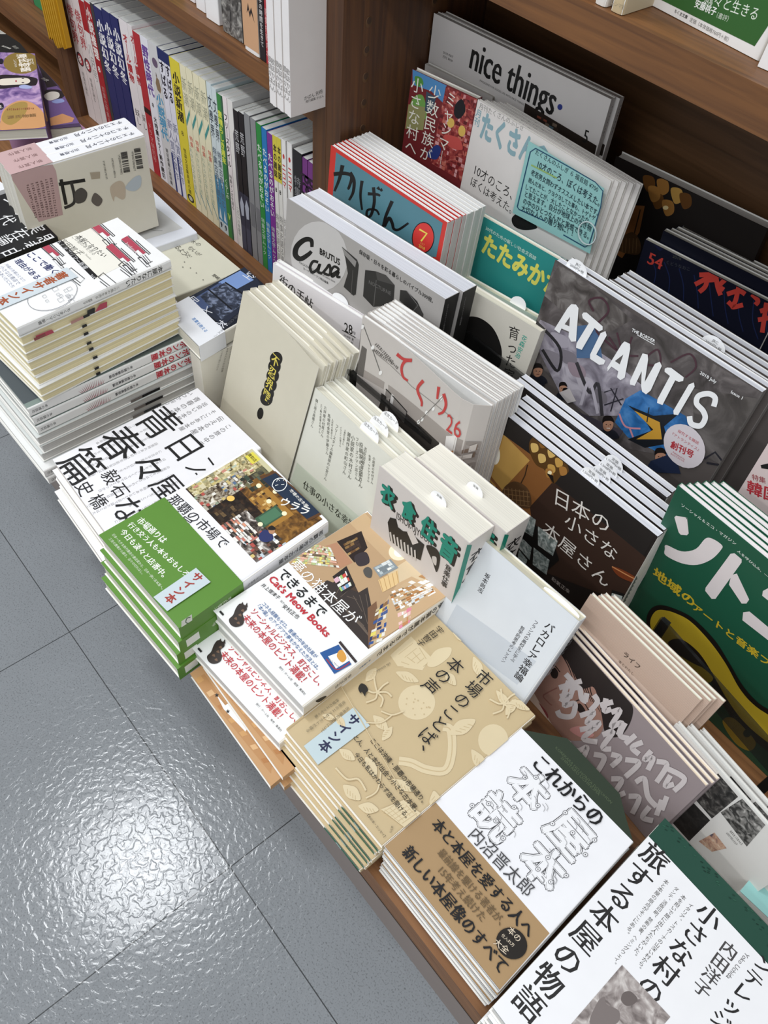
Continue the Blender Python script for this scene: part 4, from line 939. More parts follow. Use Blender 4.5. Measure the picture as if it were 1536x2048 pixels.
# portrait magazine with brush lettering
LT = '#cfc6c4'
def sore_art(fs, ss):
    use(fs, zn)
    blob([(150, 350), (300, 300), (420, 300), (560, 480), (600, 700), (560, 840), (380, 860), (200, 800), (60, 700)], '#a07a6c')
    blob([(290, 330), (350, 260), (420, 240), (600, 420), (740, 620), (760, 720), (700, 830), (610, 830), (580, 700), (540, 560), (470, 560), (400, 430), (350, 370)], '#2a2322')
    for k in range(7): line([(330 + k * 30, 330 + k * 20), (390 + k * 22, 430 + k * 26), (420 + k * 26, 520 + k * 30)], 9, '#2a2322', True, lambda t: 1 - .7 * t)
    blob([(290, 465), (315, 445), (335, 475), (325, 505), (300, 500)], '#2b2220'); line([(280, 450), (310, 430), (345, 470)], 6, '#3a2c28', True)
    blob([(438, 665), (460, 650), (490, 690), (478, 708), (450, 695)], '#2b2220'); line([(430, 640), (470, 630), (510, 690)], 6, '#3a2c28', True)
    line([(330, 560), (270, 590), (250, 610), (285, 650), (300, 660)], 7, '#8d5f55', True); blob([(185, 610), (220, 640), (275, 710), (265, 750), (225, 710), (195, 680)], '#8a3f42'); line([(185, 625), (230, 680), (270, 745)], 4, '#5f262b', True)
    blob([(400, 800), (470, 780), (540, 830), (480, 850)], '#c58b84')
    W_ = 31
    for st in ([(378, 480), (420, 540), (400, 620)], [(340, 560), (470, 520)], [(395, 520), (360, 620), (350, 640)], [(400, 570), (455, 560), (470, 620), (500, 640)],
               [(345, 610), (400, 600), (370, 660), (430, 650), (415, 720), (350, 720), (330, 690)], [(500, 590), (490, 640)], [(540, 600), (560, 640), (520, 690)], [(575, 660), (650, 640)], [(610, 620), (600, 690), (640, 680)],
               [(460, 720), (540, 700), (500, 760), (570, 760), (540, 800)], [(640, 700), (690, 690), (640, 780), (700, 760), (680, 830)], [(720, 760), (690, 830), (740, 850)], [(460, 800), (540, 790), (480, 850), (560, 870)],
               [(590, 830), (650, 810), (590, 900), (640, 910)], [(780, 830), (720, 880)], [(820, 870), (760, 900), (800, 940)], [(400, 860), (380, 900), (450, 920), (500, 900), (480, 960)], [(540, 940), (600, 960), (560, 1040)],
               [(640, 940), (690, 960), (640, 1010)], [(720, 970), (800, 990), (720, 1070)], [(870, 920), (830, 970), (880, 960), (850, 1030)], [(900, 980), (960, 1000), (900, 1100)], [(960, 1020), (1060, 1080), (1000, 1150)], [(980, 1060), (950, 1120), (1000, 1110)],
               [(640, 1080), (700, 1090), (650, 1180), (720, 1160)], [(780, 1100), (830, 1080), (850, 1180), (900, 1240)], [(740, 1180), (800, 1190), (760, 1280)], [(860, 1240), (820, 1300), (880, 1320)], [(930, 1200), (900, 1290)], [(960, 1180), (930, 1260)]):
        line(st, W_, LT, True)
    txt('「', (230, 795), (262, 830), LT)
r_ = book('magazine', 'mauve-grey magazine with a dark-haired face and white brush lettering, front copy', 'magazine', qlean(.404, (1110, 1237), (1412, 1574), 5, FZ), .0045, cover='#978a8a', page='#ecdcc6', side='R', art=sore_art, group='portrait magazines with brush lettering', spine='#8f8384')
pile(r_, 2, 'portrait magazine with brush lettering, @ in its pack counted from the front', 'portrait magazines with brush lettering', .0015, 0, step=.0058, start=2, seed=22)
# ribbed pink-beige booklets
def life_art(fs, ss):
    use(fs, zn)
    a, b, c_, d = (505, 15), (1150, 635), (1000, 790), (400, 200)
    for k in range(26):
        t = (k + .5) / 26; p = (a[0] + (430 - a[0]) * t, a[1] + (150 - a[1]) * t); q = (b[0] + (1035 - b[0]) * t, b[1] + (765 - b[1]) * t); line([p, q], 2.2, '#b79f8e')
    txt('ライフ', (712, 362), (800, 445), '#3f3128', bold=.01, asp=1.05); txt('本とわたし', (682, 405), (768, 485), '#5a493d')
r_, Q = sbook('booklet', 'ribbed pink-beige booklet about life and books, front copy of its pack', 'booklet', .426, (1181, 1188), (1401, 1402), (1354, 1454), .0042, kind='BR', cover='#cdb5a3', page='#e9e6cf', side='R', art=life_art, group='ribbed pink-beige booklets')
pile(r_, 3, 'ribbed pink-beige booklet, @ in its pack counted from the front', 'ribbed pink-beige booklets', .0015, 0, step=.0046, start=2, drift=(.004, 0), seed=23)
# black and white photo magazine
def bw_art(fs, ss):
    use(fs, zn)
    def ph(Q, seed, pal, nx=9, ny=7): poly(Q, tex(sorted(pal), 110 + seed % 7 * 10, 1.2))
    GR = ['#2b2a29', '#3c3a38', '#55524e', '#7a7772', '#1e1d1c']
    ph([(1105, 1215), (1205, 1320), (1085, 1440), (985, 1330)], 51, ['#1c1b1b', '#262524', '#343230'])
    ph([(1250, 1050), (1365, 1185), (1215, 1310), (1120, 1200)], 52, GR); ph([(1390, 1195), (1536, 1330), (1415, 1470), (1265, 1275)], 53, ['#6f6d69', '#3a3937', '#8d8a85', '#2a2928', '#b5b2ac'])
    ph([(1230, 1390), (1300, 1480), (1215, 1500), (1140, 1440)], 54, ['#c7a890', '#b98f78', '#4b4a5a', '#d9c0a8']); dashes((1320, 1380), (1390, 1460), 10, 6, '#8a8884')
    dashes((1300, 1390), (1360, 1460), 10, 6, '#9a9894', 2)
r_, Q = sbook('magazine', 'white magazine with black-and-white photographs in a grid, under the ribbed booklets', 'magazine', .436, (1295, 1355), (1600, 1692), (1444, 1710), .004, kind='BL', cover='#d9d6d0', page='#d6d6d2', side='R')if 0 else (None, None)
Q = qlean(.408, (1352, 1446), (1600, 1728), 5, FZ)
r_ = book('magazine', 'white magazine with black-and-white photographs in a grid, below the ribbed booklets', 'magazine', Q, .0045, cover='#d9d6d0', page='#d6d6d2', side='R', art=bw_art, group='photo-grid magazines')
pile(r_, 2, 'photo-grid magazine, @ in its pack counted from the front', 'photo-grid magazines', .003, 0, step=.006, start=2, drift=(.006, 0), seed=24)
# ---------------------------------------------------------------- second row
def machi_art(fs, ss):
    use(fs, zf)
    txt('街の手帖', (410, 648), (605, 808), '#3a3836', bold=-.012, asp=1.35, serif=True); txt('28', (795, 925), (842, 945), '#33312f', asp=1.3, serif=True); txt('号', (845, 958), (860, 970), '#33312f')
    line([(780, 945), (860, 990)], 4, '#33312f'); txt('2018年 夏', (790, 972), (850, 1005), '#55534f'); txt('324円＋税', (788, 992), (845, 1025), '#55534f')
    poly([(820, 1090), (880, 1130), (860, 1220), (810, 1180)], '#2f4f86')
r_, Q = sbook('magazine', 'white local magazine issue 28 with a pale green tab, behind the grey-beige pack', 'magazine', .452, (546, 526), (725, 638), (545, 555), .005, cover='#e9e4e4', page='#efefee', side='L', art=machi_art, group='white local magazines', slips=[(.72, .006, .012, .008, [])])
pile(r_, 1, 'white local magazine, second in its pack', 'white local magazines', .001, 0, step=.006, seed=25)
# grey interior photograph magazine, curled
def tk_bulge(a): return .020 * (max(0, (a - .25) / .75) ** 1.2) * (1 if a < .8 else max(0, math.cos((a - .8) / .2 * math.pi / 2)) ** .6)
def tek_art(fs, ss):
    use(fs, zh)
    poly([(800, 230), (1480, 640), (1400, 900), (800, 500)], '#a39a93')
    poly([(830, 130), (855, 150), (835, 300), (800, 270)], '#6a6560')
    poly([(745, 250), (1330, 640), (1300, 760), (760, 330)], '#3c3733')
    poly([(760, 250), (950, 360), (900, 480), (760, 330)], '#bdb5ae')
    poly([(950, 350), (1075, 460), (1060, 520), (940, 410)], '#8d8680'); line([(950, 350), (1075, 460), (1060, 520)], 6, '#2c2a28')
    poly([(985, 375), (1000, 385), (990, 430), (975, 420)], '#d8d4cf')
    poly([(1310, 560), (1370, 555), (1340, 690), (1290, 690)], '#e5e1dc')
    mosaic([(1250, 640), (1440, 620), (1400, 760), (1260, 700)], 6, 4, ['#b5784a', '#9a6a44', '#d8cfc6', '#7d6a5c', '#c58a58'], 61, .6)
    line([(835, 20), (880, 140), (925, 270)], 4, '#6d6a66'); line([(900, 170), (1100, 330), (1350, 470)], 3, '#8d8780')
    for c in ((832, 35), (885, 140), (925, 270), (1275, 375), (1230, 430), (1190, 455), (1165, 490), (1145, 505)): ell(c, 8, 12, '#f4f2ee', .4)
    line([(1290, 360), (1140, 510)], 4, '#7a7670')
    R_ = '#c4413f'
    for st in ([(1012, 172), (1050, 195), (1100, 195)], [(1098, 198), (1060, 205), (1040, 240), (1050, 285), (1078, 302)], [(1168, 295), (1135, 340), (1160, 400), (1160, 425)], [(1260, 318), (1252, 380)], [(1290, 350), (1305, 400), (1290, 440), (1260, 455)]): line(st, 17, R_, True, lambda t: 1.1 - .45 * t)
    txt('26', (1312, 485), (1388, 530), R_, bold=-.02, asp=1.5); 
    dashes((900, 120), (990, 215), 12, 7, '#5a5550', 1); dashes((890, 150), (1020, 245), 16, 7, '#5a5550', 2)
r_, Q = sbook('saddle_stitched_magazine', 'grey interior-photo magazine with red brush title, front copy with bulging cover', 'magazine', .436, (725, 632), (984, 812), (714.5, 743), .004, cover='#cbc4bd', page='#f0efec', side='L', art=tek_art, bulge=tk_bulge, group='grey interior-photo magazines', inset=.0008)
pl = book('saddle_stitched_magazine', 'grey interior-photo magazine, second in its pack', 'magazine', [p + V((.0, .0065, .001)) for p in Q], .0045, '#cbc4bd', page='#f0efec', side='L', group='grey interior-photo magazines', bulge=lambda a: .004 * math.sin(a * math.pi) + .010 * max(0, a - .6), inset=.0008)
pile(pl, 6, 'grey interior-photo magazine, @ in its pack counted from the front', 'grey interior-photo magazines', .0005, 0, step=.0054, start=3, drift=(.0004, 0), seed=26)
# small bookshops of Japan
def lampshade(c, s):
    poly([(c[0] - 5 * s, c[1] - 80 * s), (c[0] + 3 * s, c[1] - 80 * s), (c[0] + 6 * s, c[1]), (c[0] - 6 * s, c[1])], '#2a2018')
def honya_art(fs, ss):
    use(fs, zj)
    poly([(715, 165), (830, 250), (660, 560), (618, 445)], '#c0924a'); poly([(690, 180), (1000, 400), (900, 760), (640, 440)], '#8a5a30'); poly([(690, 220), (850, 380), (720, 520), (640, 420)], '#c39a52')
    poly([(720, 160), (760, 170), (1100, 420), (1440, 730), (1380, 850), (960, 480), (880, 370), (700, 240)], '#262220'); poly([(960, 480), (1400, 840), (1290, 1050), (900, 900), (850, 600)], '#3b2a22')
    ell((682, 345), 27, 55, '#f3efe2', -.1); line([(690, 200), (684, 300)], 5, '#3a2c20')
    blob([(850, 290), (880, 270), (960, 310), (1010, 370), (1035, 430), (1000, 450), (960, 490), (930, 430), (880, 400), (850, 340)], '#5a3d1c')
    for c in ((870, 320), (910, 300), (950, 345), (905, 370), (985, 390), (1005, 430), (950, 420), (940, 440)): blob([(c[0] - 14, c[1] - 20), (c[0] + 16, c[1] - 16), (c[0] + 20, c[1] + 14), (c[0] - 8, c[1] + 20)], random.choice(['#c69a4e', '#a8763a', '#d8b46a', '#8a5f2c']))
    ell((945, 438), 10, 10, '#f7e9bd'); poly([(930, 440), (960, 450), (965, 490)], '#1b1512')
    line([(840, 400), (828, 450), (800, 505)], 5, '#3a2a1c')
    blob([(722, 560), (728, 510), (770, 480), (815, 490), (850, 530), (855, 600), (800, 600)], '#5a4028')
    for k in range(7): line([(730 + k * 18, 505 + k * 3), (735 + k * 18, 590)], 3, '#8d6c48')
    for k in range(4): line([(725, 515 + k * 22), (850, 530 + k * 22)], 3, '#8d6c48')
    poly([(615, 430), (700, 520), (960, 760), (990, 850), (900, 930), (770, 740), (610, 560)], '#1a1918')
    GRs = ['#8f9a98', '#6f7a76', '#b9c0bb', '#55605a', '#cfd3cd']
    for Q_ in ([(632, 480), (715, 525), (700, 600), (625, 540)], [(722, 560), (800, 630), (790, 680), (715, 610)], [(810, 610), (880, 660), (865, 740), (800, 700)], [(890, 690), (985, 760), (960, 830), (890, 780)], [(790, 720), (860, 790), (850, 850), (780, 770)], [(870, 790), (945, 850), (930, 920), (865, 870)], [(800, 800), (840, 850), (830, 880), (795, 840)]):
        poly(Q_, tex(['#4a544f', '#8d9894', '#d5d9d3'], 140, 1.5))
    blob([(1240, 880), (1300, 900), (1370, 945), (1340, 955), (1270, 925)], '#7a3c20'); line([(1240, 880), (1330, 930), (1370, 945)], 5, '#c98a58', True)
    poly([(1240, 990), (1300, 1010), (1285, 1060), (1230, 1050)], '#1c1b1a'); poly([(1240, 1005), (1290, 1020), (1278, 1062), (1232, 1040)], '#b9c2bb')
    W_ = '#e9e3da'; 
    txt('日本の', (975, 548), (1225, 690), W_, bold=.0, asp=1.0); txt('小さな', (1020, 655), (1262, 828), W_, bold=.0, asp=.95); txt('本屋さん', (918, 690), (1225, 960), W_, bold=.0, asp=.98)
    txt('和氣正幸', (955, 935), (1040, 1003), '#b5aaa2', asp=1.05)
    use(ss, zj)
    for k in range(7): poly([(1330 - k * 9 + 10, 955 + k * 17), (1345 - k * 9 + 10, 925 + k * 17), (1348 - k * 9 + 10, 940 + k * 17)], '#6b7270')
r_, Q = sbook('large_paperback', 'dark book of small bookshops with hanging lamps on its cover, front copy of its pack', 'book', .482, (1002.6, 823), (1316, 1075), (1240, 1208), .0092, kind='BR', cover='#241f1d', spine='#e3dfd8', page='#e3e4ea', side='R', art=honya_art, group='small bookshops books', slips=[(.57, .005, .0105, .0105, ['定価', '1,500円+税'])], inset=.0008)
for i in range(1):
    pl = book('large_paperback', 'small bookshops book, second in its pack counted from the front', 'book', [p + V((-.001, .0098, .0)) for p in Q], .0092, '#241f1d', spine='#e3dfd8', page='#e3e4ea', side='R', group='small bookshops books', slips=[(.60, .005, .0105, .0105, ['定価', '1,500円+税'])], inset=.0008)
    pile(pl, 2, 'small bookshops book, @ in its pack counted from the front', 'small bookshops books', .001, 0, step=.0098, start=3, drift=(-.0005, 0), seed=27)
    pl2 = book('large_paperback', 'small bookshops book, second to last in its pack, set further left', 'book', [p + V((-.022, .0394, .003)) for p in Q], .0085, '#241f1d', spine='#e3dfd8', page='#e3e4ea', side='R', group='small bookshops books', inset=.0008)
    pile(pl2, 1, 'small bookshops book at the very back of its pack', 'small bookshops books', .001, 0, step=.009, start=3, seed=28)
# green social magazine
def soto_art(fs, ss):
    use(fs, zk)
    W_ = '#f0e6e4'; Y_ = '#d9bb33'; K = '#171614'
    line([(958, 425), (1025, 428), (1035, 530), (985, 535)], 1, W_) ; poly([(945, 425), (955, 415), (1015, 425), (1025, 440), (1035, 525), (1025, 538), (985, 535), (972, 520)], W_)
    poly(smooth([(895, 600), (990, 640), (1080, 625), (1140, 560), (1185, 560), (1245, 600), (1240, 630), (1180, 690), (1090, 725), (990, 715), (890, 665), (885, 625)], True, 4), W_)
    poly([(1300, 655), (1325, 652), (1370, 690), (1370, 710), (1205, 940), (1180, 940), (1140, 890), (1142, 870)], W_); poly([(1305, 790), (1340, 780), (1418, 945), (1400, 970), (1370, 970), (1290, 850)], W_)
    poly([(1505, 890), (1600, 840), (1600, 1000), (1500, 920)], W_); poly([(1380, 1025), (1420, 1020), (1600, 1170), (1600, 1250), (1375, 1075)], W_)
    txt('ソーシャル＆エコ・マガジン', (990, 345), (1335, 595), '#e8efe6', bold=.01, asp=1.0); txt('人を呼び込み、一', (1345, 635), (1536, 800), '#e8efe6', bold=.01, asp=.95)
    txt('地域の', (815, 765), (1070, 970), Y_, bold=.03, asp=1.0); txt('アートと音楽フェス', (1065, 985), (1700, 1470), Y_, bold=.03, asp=1.0)
    tail = [(900, 1110), (960, 1110), (1060, 1180), (1130, 1300), (1190, 1420), (1250, 1540), (1330, 1650), (1480, 1780), (1620, 1860)]
    blob([(770, 1060), (800, 1000), (860, 980), (940, 1000), (1060, 1060), (1200, 1200), (1290, 1340), (1380, 1490), (1480, 1600), (1640, 1720), (1640, 1960), (1480, 1860), (1330, 1720), (1230, 1570), (1140, 1400), (1040, 1330), (930, 1280), (840, 1220), (780, 1130)], K)
    blob([(795, 1070), (825, 1020), (870, 1010), (950, 1030), (1050, 1085), (1170, 1210), (1270, 1350), (1360, 1510), (1460, 1620), (1640, 1750), (1640, 1900), (1500, 1820), (1370, 1700), (1270, 1560), (1180, 1400), (1100, 1280), (1000, 1200), (925, 1200), (925, 1255), (850, 1200), (800, 1130)], Y_)
    blob([(910, 1280), (960, 1290), (1040, 1330), (1130, 1380), (1190, 1440), (1150, 1470), (1080, 1410), (1000, 1360)], Y_); blob([(905, 1225), (960, 1195), (1050, 1240), (1130, 1370), (1000, 1310)], K)
    blob([(1250, 1720), (1310, 1690), (1400, 1770), (1460, 1850), (1420, 1900), (1330, 1850)], '#a88f30'); ell((1405, 1790), 25, 25, '#1e3a2c')
    blob([(1140, 1530), (1200, 1560), (1225, 1610), (1180, 1600)], '#a88f30')
r_, Q = sbook('magazine', 'dark green magazine with white katakana logo and yellow snake-like swirl, front copy', 'magazine', .492, (1355, 971), (1800, 1336), (1246, 1216), .0052, cover='#1f5b43', page='#e9e4e4', side='L', art=soto_art, group='dark green magazines')
pile(r_, 5, 'dark green magazine with white logo, @ in its pack counted from the front', 'dark green magazines', .0012, 0, step=.006, start=2, drift=(.0035, 0), seed=29)
# ---------------------------------------------------------------- third row
def stroke_word(strokes, wd, col):
    for s in strokes: line(s, wd, col, True, lambda t: 1.15 - .5 * t)
def casa_art(fs, ss):
    use(fs, zf)
    ell((645, 510), (0, 207), (-168, -10), '#c3c0bd')
    K = '#121212'
    line([(603, 455), (598, 415), (560, 412), (515, 450), (505, 500), (535, 525), (580, 500), (600, 480)], 26, K, True, lambda t: .75 + .5 * math.sin(t * 3.14))
    line([(640, 545), (610, 540), (592, 575), (605, 605), (635, 585), (650, 555), (640, 600), (665, 610)], 17, K, True); line([(665, 610), (690, 580), (705, 560), (712, 590), (705, 620), (675, 610)], 16, K, True); line([(715, 620), (760, 590), (735, 570), (715, 600), (725, 630), (760, 600), (752, 630), (772, 632)], 15, K, True)
    txt('BRUTUS', (650, 478), (768, 545), K, bold=.04, asp=1.15); txt('MAGAZINE HOUSE MOOK extra issue', (528, 545), (740, 660), K, asp=1.1); txt('カーサ ブルータス特別編集', (552, 580), (700, 670), K, bold=.01, asp=1.0)
    txt('保存版・日々を彩る暮らしのバイブル300冊。', (882, 480), (1318, 775), '#2a2928', bold=.015, asp=1.05)
    poly([(780, 452), (870, 530), (880, 560), (862, 735), (848, 742), (790, 690), (815, 610), (800, 520)], '#2a2928'); poly([(780, 455), (866, 540), (858, 575), (795, 500)], '#8a8784'); line([(845, 590), (835, 735)], 3, '#55524f')
    poly([(918, 590), (980, 598), (1040, 620), (1092, 680), (1085, 775), (1060, 800), (965, 808), (905, 745)], '#2c2b2a'); poly([(980, 600), (1040, 620), (1090, 680), (990, 650)], '#454341'); line([(983, 650), (968, 808)], 3, '#6a6866'); txt('NOCTURNE', (940, 660), (1070, 730), '#6a6866')
    poly([(1125, 708), (1160, 712), (1225, 775), (1260, 850), (1255, 885), (1120, 770)], '#2c2b2a'); poly([(1225, 790), (1262, 850), (1255, 890), (1195, 840)], '#413f3d'); line([(1165, 715), (1230, 800), (1195, 840)], 3, '#7a7876')
    use(ss, zf); vtx('CASABRUTUS特別編集', (1408, 790), (1375, 960), '#8d8a88')
r_, Q = sbook('mook_magazine', 'grey design mook with a pale oval logo and black books on its cover, front copy', 'magazine', .472, (574, 396), (891, 599), (569, 516), .0215, cover='#a5a19d', spine='#1d1c1b', page='#e3e4ea', side='R', art=casa_art, group='grey design mooks', inset=.0008)
pile(r_, 1, 'grey design mook behind the front copy, black spine showing', 'grey design mooks', .0, 0, step=.0222, start=2, drift=(.004, 0), seed=30)
def girl_art(fs, ss):
    use(fs, zi)
    blob([(60, 640), (80, 590), (120, 550), (180, 550), (240, 590), (275, 650), (290, 720), (270, 790), (180, 800), (60, 740)], '#191716')
    vtx('育った家', (350, 590), (320, 850), '#2a2826', bold=-.01, asp=.95); vtx('花森安治', (400, 635), (360, 740), '#3aa08c', bold=.01); vtx('大谷', (108, 450), (90, 540), '#2a2826')
r_, Q = sbook('paperback_book', 'cream paperback whose cover shows a head of black hair from behind, beside the mook', 'book', .548, (915, 562), (1082, 664), (902, 610), .012, cover='#cfcabd', page='#efe9d6', side='R', art=girl_art)
# ---------------------------------------------------------------- fourth row
def kaban_art(fs, ss):
    use(fs, zb)
    R_ = '#c8372f'
    poly([(345, 935), (1000, 1370), (960, 1580), (700, 1560), (318, 1290)], '#53808b')
    K = '#151414'
    stroke_word([[(330, 1070), (400, 1065), (440, 1085), (425, 1150), (415, 1160)], [(385, 1015), (365, 1100), (335, 1175)], [(430, 1060), (455, 1110), (450, 1180), (425, 1230)]], 22, K)
    stroke_word([[(505, 1110), (495, 1200), (505, 1290)], [(540, 1190), (600, 1195), (615, 1205)], [(575, 1150), (580, 1240), (560, 1320), (535, 1330), (540, 1290), (590, 1290), (610, 1320)], [(600, 1150), (612, 1165)], [(618, 1160), (628, 1175)]], 18, K)
    stroke_word([[(690, 1235), (650, 1330), (630, 1410)], [(640, 1390), (670, 1340), (690, 1370), (700, 1405), (730, 1410), (790, 1370)]], 20, K)
    use(fs, zf); 
    ell((1260, 400), (57, 45), (-35, 82), '#171515'); ell((1260, 400), (53, 42), (-32, 77), '#d23a34')
    line([(1238, 350), (1282, 375), (1248, 420)], 10, '#e8d85a'); txt('JULY', (1243, 428), (1270, 442), '#e8a05a'); txt('2018', (1235, 445), (1270, 465), '#e8d85a')
r_, Q = sbook('magazine', 'teal poetry magazine with red border and brush title, front copy of its thick pack', 'magazine', .54, (662, 290), (895, 446), (656, 371), .005, cover='#c8372f', spine='#d9cfcb', page='#efefee', side='R', art=kaban_art, group='red-bordered poetry magazines', inset=.0005)
pile(r_, 4, 'red-bordered poetry magazine, @ in its pack counted from the front', 'red-bordered poetry magazines', .0004, 0, step=.0054, start=2, seed=31)
Q2 = [p + V((0, .0272, .0)) for p in Q]
r_ = book('magazine', 'white-spined poetry magazine right behind the red-bordered copies', 'magazine', Q2, .0052, '#e6e3de', spine='#d6d6d0', page='#efefee', side='R', group='white-spined poetry magazines', inset=.0005)
pile(r_, 4, 'white-spined poetry magazine, @ behind the red-bordered copies', 'white-spined poetry magazines', .0006, 0, step=.0056, start=2, seed=32)
def atl_art(fs, ss):
    use(fs, zi)
    poly([(400, 700), (545, 285), (900, 530), (1510, 905), (1310, 1245), (800, 1150)], tex(['#3a3533', '#575150', '#7d7674'], 34, 1.2)); poly([(430, 640), (470, 560), (640, 640), (820, 760), (960, 880), (860, 1010), (700, 1010), (560, 900)], tex(['#5f5962', '#8d8791', '#b9b3bb'], 45, 1.2))
    poly([(480, 440), (560, 300), (760, 440), (900, 560), (760, 640), (620, 560)], tex(['#3f3a37', '#5d5754', '#85807c'], 60, 1)); poly([(640, 590), (740, 580), (760, 740), (640, 740)], '#4d6a8d')
    for k, (x, y) in enumerate(((520, 620), (560, 700), (640, 820), (700, 880), (600, 760), (480, 700))): blob([(x, y), (x + 70, y + 20), (x + 80, y + 70), (x + 20, y + 60)], ['#a59fa8', '#7b757c', '#b3adb4', '#6f6a70', '#94848c', '#857f86'][k])
    line([(440, 560), (560, 690), (550, 800), (480, 700)], 14, '#2c2a2c', True); line([(640, 760), (700, 900), (740, 860), (760, 1010)], 16, '#3a383b', True); line([(660, 960), (700, 850), (740, 1000)], 14, '#b7b1ba', True)
    poly([(870, 930), (940, 890), (1150, 1010), (1190, 1100), (1060, 1200), (880, 1110), (820, 1040)], tex(['#1f4f80', '#2f6ca8', '#4f86bd'], 60, 1))
    poly([(880, 960), (1000, 1010), (1120, 1000), (1050, 1060), (1070, 1140), (960, 1160), (880, 1120), (990, 1080), (960, 1030)], '#1a1d22'); poly([(910, 985), (1030, 1040), (1040, 1120), (920, 1120), (1000, 1075)], '#c69536')
    line([(840, 1000), (870, 1060), (940, 1070)], 8, '#c98a96', True); line([(890, 1070), (905, 1110)], 8, '#c98a96'); line([(980, 970), (970, 1040)], 5, '#1a1d22')
    line([(770, 900), (830, 880), (800, 990)], 6, '#2a2830'); line([(770, 960), (860, 930)], 6, '#2a2830'); line([(800, 880), (850, 960)], 6, '#2a2830')
    GRF = '#4a3038'
    line([(720, 520), (700, 470), (760, 460), (790, 520), (730, 600), (800, 680), (830, 700), (790, 640)], 10, GRF, True); line([(830, 620), (850, 700)], 9, GRF); line([(900, 640), (880, 720), (930, 730)], 9, GRF, True); line([(960, 740), (1020, 700), (1030, 770), (960, 770)], 9, GRF, True); line([(1080, 760), (1170, 720), (1200, 780), (1150, 830)], 9, GRF, True)
    poly([(430, 900), (860, 1080), (830, 1120), (420, 920)], '#46414a')
    poly([(1180, 880), (1500, 930), (1320, 1240), (1200, 1180)], tex(['#3a3533', '#4e4946', '#6b6562'], 40, 1))
    line([(1240, 1210), (1290, 1180), (1330, 1230)], 10, '#26242a'); line([(1250, 1230), (1310, 1240)], 10, '#26242a')
    SK = '#b5866c'; HR = '#1c1716'
    for c, s in (((405, 790), 34), ((460, 800), 30), ((578, 880), 24), ((590, 900), 18), ((790, 1050), 34), ((1035, 1200), 34)):
        blob([(c[0] - s * 1.2, c[1] + s * 1.8), (c[0] - s * .8, c[1] + s * .8), (c[0] + s * .8, c[1] + s * .8), (c[0] + s * 1.4, c[1] + s * 1.9)], '#22232b'); ell(c, s * .72, s * .95, SK, .2); blob([(c[0] - s * .8, c[1] - s * .2), (c[0] - s * .6, c[1] - s * 1.1), (c[0] + s * .4, c[1] - s * 1.15), (c[0] + s * .85, c[1] - s * .3), (c[0] + s * .3, c[1] - s * .5), (c[0] - s * .4, c[1] - s * .45)], HR)
        ell((c[0] - s * .25, c[1]), s * .1, s * .07, HR); ell((c[0] + s * .3, c[1] + s * .03), s * .1, s * .07, HR); line([(c[0] - s * .22, c[1] + s * .5), (c[0] + s * .25, c[1] + s * .52)], s * .12, '#e8d8cc' if s > 32 else '#6e4438'); line([(c[0] + .02 * s, c[1] + .05 * s), (c[0] + .08 * s, c[1] + .3 * s)], s * .08, '#8f6450')
    poly([(440, 830), (500, 840), (490, 870), (430, 850)], '#22232b'); poly([(560, 900), (610, 880), (640, 940), (600, 950)], '#c9c2c0')
    poly([(990, 1220), (1100, 1180), (1130, 1280), (960, 1270)], '#232c44')
    W_ = '#f3f3f2'
    for ch, a, b in (('A', (548, 545), (655, 630)), ('T', (645, 570), (760, 650)), ('L', (712, 660), (795, 720)), ('A', (795, 735), (905, 810)), ('N', (905, 790), (1020, 850)), ('T', (1030, 830), (1150, 905)), ('I', (1125, 925), (1150, 945)), ('S', (1180, 960), (1290, 1020))):
        pass
    def gl(pts): poly(pts, W_)
    gl([(618, 486), (640, 488), (652, 505), (640, 660), (618, 662), (605, 640), (607, 615), (572, 600), (562, 622), (538, 604), (600, 505)]) ; poly([(612, 545), (609, 590), (587, 580)], '#625c5a')
    gl([(675, 525), (690, 525), (765, 590), (765, 606), (748, 614), (727, 597), (667, 700), (640, 690), (643, 668), (700, 575), (672, 552), (668, 535)])
    gl([(755, 622), (778, 612), (784, 632), (735, 722), (778, 750), (770, 768), (748, 770), (706, 742), (706, 722)])
    gl([(868, 660), (893, 672), (894, 695), (868, 830), (848, 842), (832, 828), (838, 800), (806, 778), (788, 800), (787, 782), (855, 672)]) ; poly([(862, 722), (845, 768), (822, 752)], '#5d5856')
    gl([(952, 716), (976, 722), (978, 745), (962, 850), (1010, 765), (1033, 755), (1042, 775), (990, 890), (968, 908), (950, 895), (945, 870), (948, 800), (915, 868), (893, 862), (893, 845)])
    gl([(1068, 782), (1086, 784), (1145, 828), (1142, 845), (1122, 850), (1105, 842), (1045, 958), (1020, 948), (1022, 930), (1080, 822), (1055, 802), (1056, 788)])
    gl([(1168, 862), (1192, 852), (1196, 872), (1118, 1005), (1098, 1002), (1096, 985)])
    line([(1285, 965), (1292, 925), (1262, 905), (1215, 915), (1205, 950), (1235, 985), (1245, 1020), (1222, 1055), (1180, 1045), (1172, 1010)], 26, W_, True)
    txt('THE BORDER', (903, 605), (1010, 660), W_, bold=.02, asp=1.1); line([(928, 630), (1008, 676)], 3, W_); txt('2018 July', (1222, 805), (1298, 850), W_, bold=.0, serif=True); txt('Issue 1', (1368, 895), (1420, 925), W_, serif=True)
    ell((1148, 1150), (92, 55), (-32, 88), '#d8cfd2')
